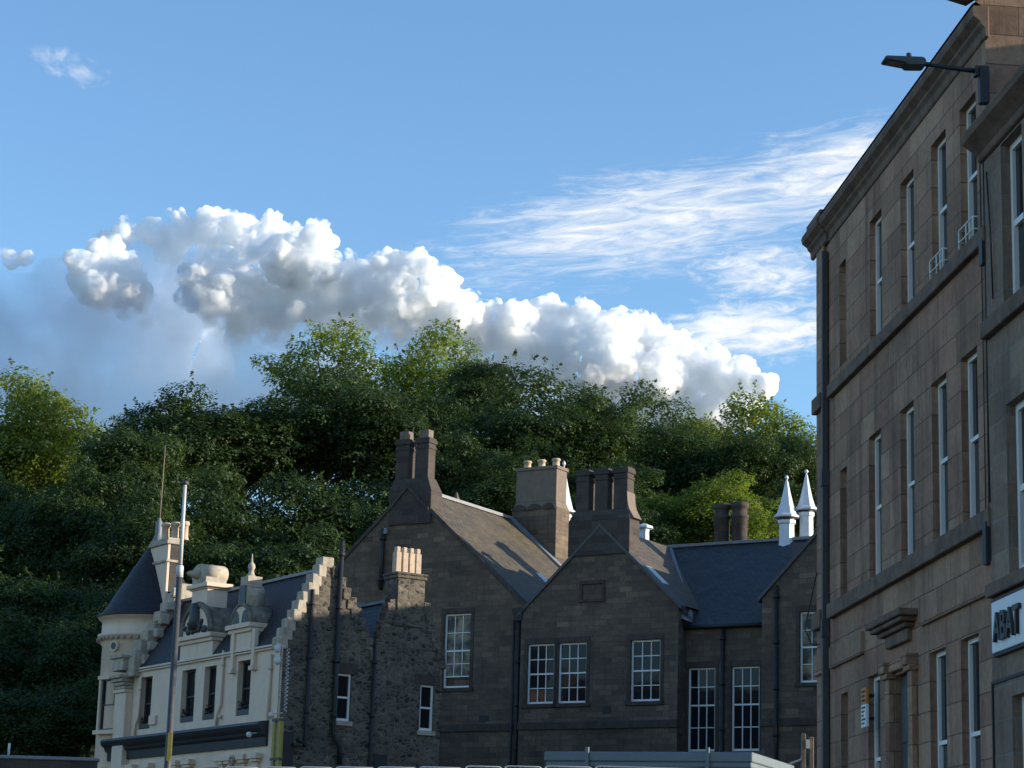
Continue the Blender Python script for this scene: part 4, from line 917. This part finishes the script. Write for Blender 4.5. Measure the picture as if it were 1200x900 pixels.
def fences():
    Y = 43; px = [262, 306, 350, 392, 441, 490, 544, 590, 637, 696, 948]
    prev = None
    labs = ['green netted fence panel at the left end of the run', None]
    for k in range(len(px) - 1):
        a = at(px[k] + 1.5, 897.5 - (1 if k > 5 else 0), Y); b = at(px[k + 1] - 1.5, 897.5, Y); zt = min(a.z, b.z); g = ground_z(0, Y); L = b.x - a.x
        wide = L > 2
        lab = 'wide temporary fence panel with green netting before the site cabin' if wide else 'narrow temporary fence panel with green netting along the site edge'
        if k < 2: lab = 'narrow temporary fence panel with green netting in front of the cream house'
        p = thing('fence_panel', lab, 'fence panel', (a.x, Y, g), 0, 'temporary fence panels with green netting')
        h = zt - g - .02; q = MB(); r = .015
        q.tube([(0, 0, 0), (0, 0, h - .06), (.02, 0, h - .015), (.06, 0, h), (L - .06, 0, h), (L - .02, 0, h - .015), (L, 0, h - .06), (L, 0, 0)], r, 8); q.tube([(0, 0, .2), (L, 0, .2)], r * .8, 6); q.build('frame', MT['galv'], p)
        q = MB(); n = max(3, int(L / .09))
        for i in range(1, n): q.tube([(L * i / n, .0, .2), (L * i / n, .0, h)], .004, 4, False)
        for z in (.6, 1.0, 1.4, 1.8): q.tube([(0, 0, z), (L, 0, z)], .004, 4, False)
        q.build('wire_mesh', MT['galv'], p)
        q = MB(); m = 10; rnd = random.Random(k)
        top = [h - .09 - .05 * math.sin(i * .9 + k) * (1 + wide) - (.05 if i % 3 else 0) for i in range(m + 1)]
        for i in range(m): q.poly([(L * i / m, .022 + .01 * (i % 2), .3), (L * (i + 1) / m, .022 + .01 * ((i + 1) % 2), .3), (L * (i + 1) / m, .022, top[i + 1]), (L * i / m, .022, top[i])])
        q.build('netting', MT['net_green'], p)
fences()
def gatepost():
    b = at(945, 899, 47); g = ground_z(0, 47); zt = at(945, 860, 47).z - g; p = thing('gatepost', 'weathered timber gatepost pair with iron hinge beside the brown tenement', 'post', (b.x, 47, g))
    for dx, dz in ((-.06, 0), (.1, -.06)):
        q = MB(); q.box(dx - .045, dx + .045, -.05, .05, -.2, zt + dz); q.build('post', MT['timber'], p, bevel=.01)
    q = MB(); q.tube([(-.35, 0, zt - .62), (-.1, 0, zt - .52), (-.06, 0, zt - .3)], .025, 6); q.box(-.02, .06, -.09, -.05, zt - .3, zt - .12); q.build('hinge', MT['galv'], p)
gatepost()
def boundary():
    a = at(-60, 890, 66); b = at(112, 888, 66); g = ground_z(0, 66); q = MB(); q.box(a.x, b.x, 66, 66.4, g - .5, b.z - .1); w = q.build('boundary_wall', MT['chimney_dark']); tag(w, 'dark low stone wall with flat coping left of the cream house', 'wall')
    q = MB(); q.box(a.x, b.x + .05, 65.94, 66.46, b.z - .1, b.z); q.build('coping', MT['lead'], w, bevel=.02)
    c = at(8, 888, 66); q = MB(); q.tube([(c.x, 66.2, b.z), (c.x, 66.2, b.z + .35)], .035, 8); q.build('stub_post', MT['galv'], w)
boundary()

# ------------------------------------------------------------------ trees on the hill
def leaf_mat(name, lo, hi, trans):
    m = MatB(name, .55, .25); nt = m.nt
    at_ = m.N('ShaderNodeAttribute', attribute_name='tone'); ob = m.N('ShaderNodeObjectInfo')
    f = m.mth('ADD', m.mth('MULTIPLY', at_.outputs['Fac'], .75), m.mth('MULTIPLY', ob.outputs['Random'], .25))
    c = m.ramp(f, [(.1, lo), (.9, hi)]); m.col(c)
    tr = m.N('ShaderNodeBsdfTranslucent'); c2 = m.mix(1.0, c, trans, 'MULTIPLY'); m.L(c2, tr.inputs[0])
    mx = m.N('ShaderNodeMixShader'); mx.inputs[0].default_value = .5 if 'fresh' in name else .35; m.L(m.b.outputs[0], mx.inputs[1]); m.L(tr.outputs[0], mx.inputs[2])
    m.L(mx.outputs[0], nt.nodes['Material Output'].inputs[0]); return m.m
LEAF = [leaf_mat('shade_dark_leaves', (.022, .044, .016), (.052, .086, .028), (1.8, 1.75, .75)), leaf_mat('fresh_green_leaves', (.065, .105, .024), (.17, .205, .048), (1.85, 1.9, .65))]  # dark copy for shaded trees, yellower copy for sunlit ones: light put into colour
def crown_variant(seed, nclump, nleaf, size, open_=0.):
    """unit crown: flat-topped clumps of leaf faces through an ellipsoid's volume"""
    rs = np.random.RandomState(seed); cl = []
    tries = 0
    while len(cl) < nclump and tries < 8000:
        tries += 1
        d = rs.normal(size=3); d /= np.linalg.norm(d)
        if d[2] < -.75: continue
        lump = 1 + .5 * mnoise.noise(Vector(d) * 1.7 + Vector((seed * 3.1, 0, 0)))
        r = rs.uniform(.55, .92) * lump
        p = d * r; s = rs.uniform(.24, .44) * (1.1 - .25 * abs(d[2]))
        if all(np.linalg.norm((p - q) * (1, 1, 1.5)) > (.30 + open_ * .18) * (s + t) * 1.35 for q, t in cl): cl.append((p, s))
    n_each = np.array([s * s for _, s in cl]); n_each = (n_each / n_each.sum() * nleaf * .88).astype(int)
    P = []; Nn = []; T = []
    for (p, s), n in zip(cl, n_each):
        d = rs.normal(size=(n, 3)); d /= np.linalg.norm(d, axis=1)[:, None]
        flip = (d[:, 2] < -.15) & (rs.rand(n) < .75); d[flip, 2] *= -1
        rad = 1 - .45 * rs.rand(n) ** 2.2; lob = 1 + .22 * np.sin(d[:, 0] * 7 + p[0] * 9) * np.sin(d[:, 1] * 7 + p[1] * 9)
        q = d * (rad * lob)[:, None] * s * np.array([1.15, 1.15, .62]); q[:, 2] -= .18 * s * (d[:, 0] ** 2 + d[:, 1] ** 2)
        P.append(p + q); nn = d * .8 + np.array([0, 0, .5]) + rs.normal(size=(n, 3)) * .34; Nn.append(nn); T.append(np.clip(rs.uniform(.1, .9) + rs.normal(size=n) * .07, 0, 1))
    for (p, s) in cl:      # sprays that break the outline
        for _ in range(3):
            d = rs.normal(size=3) + p * 1.2; d[2] = abs(d[2]) * .7; d /= np.linalg.norm(d); k = 16; tt = rs.rand(k) ** .7
            q = p + d * s * (.75 + tt[:, None] * .5) + rs.normal(size=(k, 3)) * s * .10 * (1.2 - tt[:, None]); P.append(q); Nn.append(rs.normal(size=(k, 3)) + np.array([0, 0, .5])); T.append(np.clip(rs.rand(k), 0, 1))
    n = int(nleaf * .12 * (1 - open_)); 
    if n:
        d = rs.normal(size=(n, 3)); d /= np.linalg.norm(d, axis=1)[:, None]; P.append(d * (rs.rand(n) ** .5 * .72)[:, None]); Nn.append(rs.normal(size=(n, 3))); T.append(rs.rand(n) * .5)  # inner leaves toned darker, the crown's inner shade put into colour
    P = np.concatenate(P); Nn = np.concatenate(Nn); T = np.concatenate(T); Nn /= np.linalg.norm(Nn, axis=1)[:, None]; n = len(P)
    a = np.cross(Nn, rs.normal(size=(n, 3))); a /= np.linalg.norm(a, axis=1)[:, None]; b = np.cross(Nn, a)
    sz = size * rs.uniform(.6, 1.35, n)[:, None]; a = a * sz; b = b * sz * .62
    V = np.stack([P - a, P + b * .9 + Nn * sz * .12, P + a, P - b * .9 + Nn * sz * .12], 1).reshape(-1, 3)
    me = bpy.data.meshes.new('crown'); me.vertices.add(4 * n); me.vertices.foreach_set('co', V.ravel().astype(np.float32))
    me.loops.add(4 * n); me.loops.foreach_set('vertex_index', np.arange(4 * n, dtype=np.int32)); me.polygons.add(n)
    me.polygons.foreach_set('loop_start', np.arange(0, 4 * n, 4, dtype=np.int32)); me.update(calc_edges=True)
    at_ = me.attributes.new('tone', 'FLOAT', 'FACE'); at_.data.foreach_set('value', T.astype(np.float32))
    return me, cl
VAR = [[None, None] for _ in range(6)]
for i, (nc, nl, sz, op) in enumerate(((50, 34000, .028, 0), (56, 36000, .0275, .0), (46, 31000, .028, .1), (38, 12500, .030, .9), (44, 22000, .0275, .4), (52, 36000, .0275, .0))):
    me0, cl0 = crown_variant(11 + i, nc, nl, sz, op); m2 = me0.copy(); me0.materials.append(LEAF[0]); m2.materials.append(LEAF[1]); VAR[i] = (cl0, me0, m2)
TN = [0]
def tree(px, py, hw, Y, var, tone, label, group=None, ratio=.85, name='broadleaf_tree', thr=.0):
    TN[0] += 1; rnd = random.Random(TN[0] * 7); c = at(px, py, Y); rx = hw * Y / FPX * 1.04; rz_ = rx * ratio; cz = c.z - rz_ * .97
    g = ground_z(c.x, Y); t = thing(name, label, 'tree', (c.x, Y, g), rnd.uniform(0, 6.28), group)
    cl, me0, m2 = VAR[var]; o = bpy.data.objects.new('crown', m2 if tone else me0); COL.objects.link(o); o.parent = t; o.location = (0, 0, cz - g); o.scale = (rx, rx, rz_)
    mb = MB(); hz = cz - g; fk = max(.5, hz - rz_ * .55)
    mb.tube([(0, 0, -.6), (0, 0, .3), (rnd.uniform(-.15, .15), rnd.uniform(-.15, .15), fk * .6), (rnd.uniform(-.3, .3), 0, fk), (rnd.uniform(-.4, .4), .2, hz)], [rx * .11, rx * .075, rx * .06, rx * .052, rx * .03], 9)
    for k in range(9):
        p, s = cl[(k * 5) % len(cl)]; e = Vector((p[0] * rx * .92, p[1] * rx * .92, hz + p[2] * rz_ * .9)); st = Vector((0, 0, fk * rnd.uniform(.8, 1.0))); md = st.lerp(e, .5) + Vector((rnd.uniform(-.2, .2) * rx, rnd.uniform(-.2, .2) * rx, -.08 * rx))
        mb.tube([st, md, e], [rx * .035, rx * .022, rx * .006], 6)
    mb.build('trunk', MT['bark'], t)
    return t
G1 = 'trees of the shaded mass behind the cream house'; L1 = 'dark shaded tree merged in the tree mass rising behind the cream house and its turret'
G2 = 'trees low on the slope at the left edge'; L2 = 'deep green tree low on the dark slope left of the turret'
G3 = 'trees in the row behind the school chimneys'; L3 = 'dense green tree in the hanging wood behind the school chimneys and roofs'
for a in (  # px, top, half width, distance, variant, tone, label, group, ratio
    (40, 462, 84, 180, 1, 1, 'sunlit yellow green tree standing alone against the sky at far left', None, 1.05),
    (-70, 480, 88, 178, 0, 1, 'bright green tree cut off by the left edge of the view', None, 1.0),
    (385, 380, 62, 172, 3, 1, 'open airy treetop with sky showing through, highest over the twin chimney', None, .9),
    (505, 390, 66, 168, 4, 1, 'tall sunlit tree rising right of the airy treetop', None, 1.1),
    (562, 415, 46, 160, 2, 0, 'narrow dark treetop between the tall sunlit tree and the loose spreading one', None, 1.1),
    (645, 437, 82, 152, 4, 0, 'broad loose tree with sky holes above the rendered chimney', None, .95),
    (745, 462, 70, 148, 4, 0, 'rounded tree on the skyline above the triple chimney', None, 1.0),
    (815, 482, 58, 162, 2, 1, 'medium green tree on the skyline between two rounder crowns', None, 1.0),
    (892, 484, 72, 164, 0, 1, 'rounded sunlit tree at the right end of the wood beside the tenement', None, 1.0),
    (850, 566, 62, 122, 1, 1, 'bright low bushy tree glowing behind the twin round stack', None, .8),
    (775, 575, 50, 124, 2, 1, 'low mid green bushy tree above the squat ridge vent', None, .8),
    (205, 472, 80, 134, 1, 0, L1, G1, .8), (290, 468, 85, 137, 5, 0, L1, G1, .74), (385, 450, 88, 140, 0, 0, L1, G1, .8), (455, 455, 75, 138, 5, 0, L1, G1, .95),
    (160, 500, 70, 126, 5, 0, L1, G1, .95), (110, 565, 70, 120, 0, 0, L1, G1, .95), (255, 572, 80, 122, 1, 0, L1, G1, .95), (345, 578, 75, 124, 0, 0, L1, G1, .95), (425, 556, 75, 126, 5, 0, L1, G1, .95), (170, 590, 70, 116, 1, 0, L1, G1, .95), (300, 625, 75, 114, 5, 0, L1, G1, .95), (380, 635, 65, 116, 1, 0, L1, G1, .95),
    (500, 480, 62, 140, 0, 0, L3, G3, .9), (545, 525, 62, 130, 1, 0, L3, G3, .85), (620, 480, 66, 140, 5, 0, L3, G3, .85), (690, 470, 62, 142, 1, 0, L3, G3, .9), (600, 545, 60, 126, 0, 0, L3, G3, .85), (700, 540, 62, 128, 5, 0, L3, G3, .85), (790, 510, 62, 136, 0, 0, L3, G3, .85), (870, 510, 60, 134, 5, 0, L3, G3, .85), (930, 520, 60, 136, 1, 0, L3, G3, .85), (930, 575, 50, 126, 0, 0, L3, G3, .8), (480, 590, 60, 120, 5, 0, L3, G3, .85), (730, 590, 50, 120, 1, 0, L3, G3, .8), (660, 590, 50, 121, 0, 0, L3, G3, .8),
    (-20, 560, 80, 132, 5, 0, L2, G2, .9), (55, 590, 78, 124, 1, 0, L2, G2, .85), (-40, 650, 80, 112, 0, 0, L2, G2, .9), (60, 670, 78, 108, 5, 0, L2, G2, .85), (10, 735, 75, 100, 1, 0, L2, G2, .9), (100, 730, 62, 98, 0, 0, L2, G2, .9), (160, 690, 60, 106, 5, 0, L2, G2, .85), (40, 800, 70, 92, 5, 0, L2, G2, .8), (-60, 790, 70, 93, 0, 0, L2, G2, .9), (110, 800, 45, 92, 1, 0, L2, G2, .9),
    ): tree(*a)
# ------------------------------------------------------------------ heaped cloud
import bmesh
def puff_cloud(name, label, puffs, D0, seed, density, aniso, disp, voxel, spread, grow=1.0):
    rnd = random.Random(seed); mb = MB()
    bm = bmesh.new(); bmesh.ops.create_icosphere(bm, subdivisions=2, radius=1); sv = [v.co.copy() for v in bm.verts]; sf = [[v.index for v in f.verts] for f in bm.faces]; bm.free()
    bm = bmesh.new(); bmesh.ops.create_icosphere(bm, subdivisions=3, radius=1); iv = [v.co.copy() for v in bm.verts]; fi = [[v.index for v in f.verts] for f in bm.faces]; bm.free()
    c0 = at(450, 420, D0)
    for (px, py, r, *back) in puffs:
        Y = D0 + (back[0] if back else rnd.uniform(-spread, spread)); c = at(px, py + 3, Y) - c0; rr = r * Y / FPX * .9 * grow
        mb.raw([(c.x + v.x * rr, c.y + v.y * rr, c.z + v.z * rr) for v in iv], fi, True)
        for k in range(int(r / 1.6) if voxel < 5 else 0):       # cauliflower heads budding on each heap
            a = rnd.uniform(0, 6.283); e = rnd.uniform(-.5, 1.3); d = Vector((math.cos(a) * math.cos(e), math.sin(a) * math.cos(e), math.sin(e)))
            r2 = rr * rnd.uniform(.14, .40); q = c + d * rr * rnd.uniform(.82, 1.0)
            mb.raw([(q.x + v.x * r2, q.y + v.y * r2, q.z + v.z * r2) for v in iv], fi, True)
            for _ in range(5):
                d2 = (d + Vector((rnd.gauss(0, .8), rnd.gauss(0, .8), rnd.gauss(0, .8)))).normalized(); r3 = r2 * rnd.uniform(.25, .5); q3 = q + d2 * r2 * .9
                mb.raw([(q3.x + v.x * r3, q3.y + v.y * r3, q3.z + v.z * r3) for v in sv], sf, True)
    m = bpy.data.materials.new('cloud_vapour'); m.use_nodes = True; nt = m.node_tree; nt.nodes.clear(); N = nt.nodes.new
    out = N('ShaderNodeOutputMaterial'); v = N('ShaderNodeVolumePrincipled'); v.inputs['Color'].default_value = (.990, .996, 1, 1) if voxel < 5 else (.80, .88, .97, 1); v.inputs['Density'].default_value = density; v.inputs['Anisotropy'].default_value = aniso  # blue tint stands in for cloud shade and distance haze, strongest in the base
    nt.links.new(v.outputs[0], out.inputs['Volume'])
    sc_, lo_, hi_ = ((.034, .455, .56) if voxel < 5 else (.008, .30, .72))      # ragged density inside the heaps
    tc = N('ShaderNodeTexCoord'); nz = N('ShaderNodeTexNoise'); nt.links.new(tc.outputs['Object'], nz.inputs['Vector']); nz.inputs['Scale'].default_value = sc_; nz.inputs['Detail'].default_value = 6; nz.inputs['Roughness'].default_value = .72
    mr = N('ShaderNodeMapRange'); nt.links.new(nz.outputs['Fac'], mr.inputs[0]); mr.inputs[1].default_value = lo_; mr.inputs[2].default_value = hi_; mr.inputs[3].default_value = 0.0; mr.inputs[4].default_value = density
    dens = mr.outputs[0]
    if voxel < 5:      # the bank thins out towards its foot
        sp = N('ShaderNodeSeparateXYZ'); nt.links.new(tc.outputs['Object'], sp.inputs[0]); n2 = N('ShaderNodeTexNoise'); nt.links.new(tc.outputs['Object'], n2.inputs['Vector']); n2.inputs['Scale'].default_value = .012; n2.inputs['Detail'].default_value = 4
        def mad(a, k, c):
            q = N('ShaderNodeMath'); q.operation = 'MULTIPLY_ADD'; nt.links.new(a, q.inputs[0]); q.inputs[1].default_value = k
            if isinstance(c, (int, float)): q.inputs[2].default_value = c
            else: nt.links.new(c, q.inputs[2])
            return q.outputs[0]
        xp = N('ShaderNodeMath'); xp.operation = 'MAXIMUM'; nt.links.new(sp.outputs[0], xp.inputs[0]); xp.inputs[1].default_value = 0
        h = mad(xp.outputs[0], .34, mad(n2.outputs['Fac'], 110, sp.outputs[2]))
        m2 = N('ShaderNodeMapRange'); m2.interpolation_type = 'SMOOTHSTEP'; nt.links.new(h, m2.inputs[0]); m2.inputs[1].default_value = 30; m2.inputs[2].default_value = 165
        pw = N('ShaderNodeMath'); pw.operation = 'POWER'; nt.links.new(m2.outputs[0], pw.inputs[0]); pw.inputs[1].default_value = 3.0
        mu = N('ShaderNodeMath'); mu.operation = 'MULTIPLY'; nt.links.new(pw.outputs[0], mu.inputs[0]); nt.links.new(dens, mu.inputs[1]); dens = mu.outputs[0]
    nt.links.new(dens, v.inputs['Density'])
    o = mb.build(name, m, loc=c0, uv=False); tag(o, label, 'cloud')
    rm = o.modifiers.new('merge', 'REMESH'); rm.mode = 'VOXEL'; rm.voxel_size = voxel; rm.use_smooth_shade = True
    for k, (sc, st, ty) in enumerate(disp):
        tx = bpy.data.textures.new('billow%d' % k, 'VORONOI' if ty == 'V' else 'CLOUDS'); tx.noise_scale = sc
        if ty == 'V': tx.distance_metric = 'DISTANCE_SQUARED'
        else: tx.noise_depth = 4
        d = o.modifiers.new('billow', 'DISPLACE'); d.texture = tx; d.strength = -st if ty == 'V' else st; d.mid_level = .35 if ty == 'V' else .5; d.texture_coords = 'LOCAL'
    return o
def clouds():
    puff_cloud('cumulus_cloud', 'big heaped white cloud bank lit from the right above the trees',
        [(98, 308, 20), (122, 308, 28), (142, 330, 30), (158, 345, 22), (118, 340, 26), (150, 358, 18), (94, 330, 18), (165, 372, 14), (30, 300, 10, 60), (12, 302, 12, 60),
         (122, 282, 14, 90), (148, 272, 17, 90), (178, 270, 20, 100), (212, 268, 22, 100), (246, 268, 24, 100), (282, 272, 26, 90), (315, 280, 28, 60), (200, 285, 22, 130), (250, 290, 26, 130),
         (232, 322, 22), (256, 314, 24), (250, 345, 32), (288, 332, 28), (300, 362, 36), (332, 372, 38), (268, 372, 32), (300, 395, 40), (225, 345, 20),
         (332, 300, 30), (352, 288, 28), (370, 276, 20), (362, 318, 34), (345, 342, 36), (378, 312, 24), (390, 348, 32), (400, 376, 38), (372, 395, 46), (345, 405, 44),
         (415, 322, 24), (455, 322, 28), (487, 312, 22), (505, 338, 32), (540, 368, 30), (460, 365, 46), (430, 350, 34), (410, 385, 46), (575, 372, 22), (600, 378, 28), (640, 372, 28), (685, 374, 24), (725, 392, 28), (760, 390, 24), (790, 412, 28), (830, 428, 28), (868, 440, 25), (892, 452, 16),
         (520, 405, 50), (590, 415, 46), (650, 415, 46), (710, 430, 44), (770, 445, 38), (830, 460, 30), (870, 470, 22), (440, 420, 46), (700, 470, 44), (610, 465, 44), (530, 455, 46), (450, 480, 55), (530, 490, 55), (610, 490, 52), (690, 490, 48), (765, 488, 42), (835, 486, 30), (875, 482, 18), (390, 440, 50)],
        3200, 4, .26, .1, ((60, 18, 'C'), (22, 11, 'C')), 2.5, 50, 1.16)
    puff_cloud('cloud_base', 'smooth blue grey shade-tinted cloud base at left under the white heaps',
        [(20, 370, 62), (60, 410, 70), (130, 400, 75), (200, 360, 66), (240, 330, 55), (170, 320, 50), (210, 420, 66), (290, 440, 66), (30, 430, 80), (400, 460, 60), (-40, 390, 80), (120, 470, 80), (220, 490, 80), (330, 500, 80), (-60, 470, 90), (480, 480, 60), (0, 345, 40), (560, 490, 60), (640, 495, 60), (720, 495, 55), (800, 505, 50), (70, 340, 45), (150, 370, 60), (110, 350, 55), (180, 390, 60)],
        3330, 9, .017, .1, ((140, 50, 'C'),), 7, 70, 1.1)
clouds()
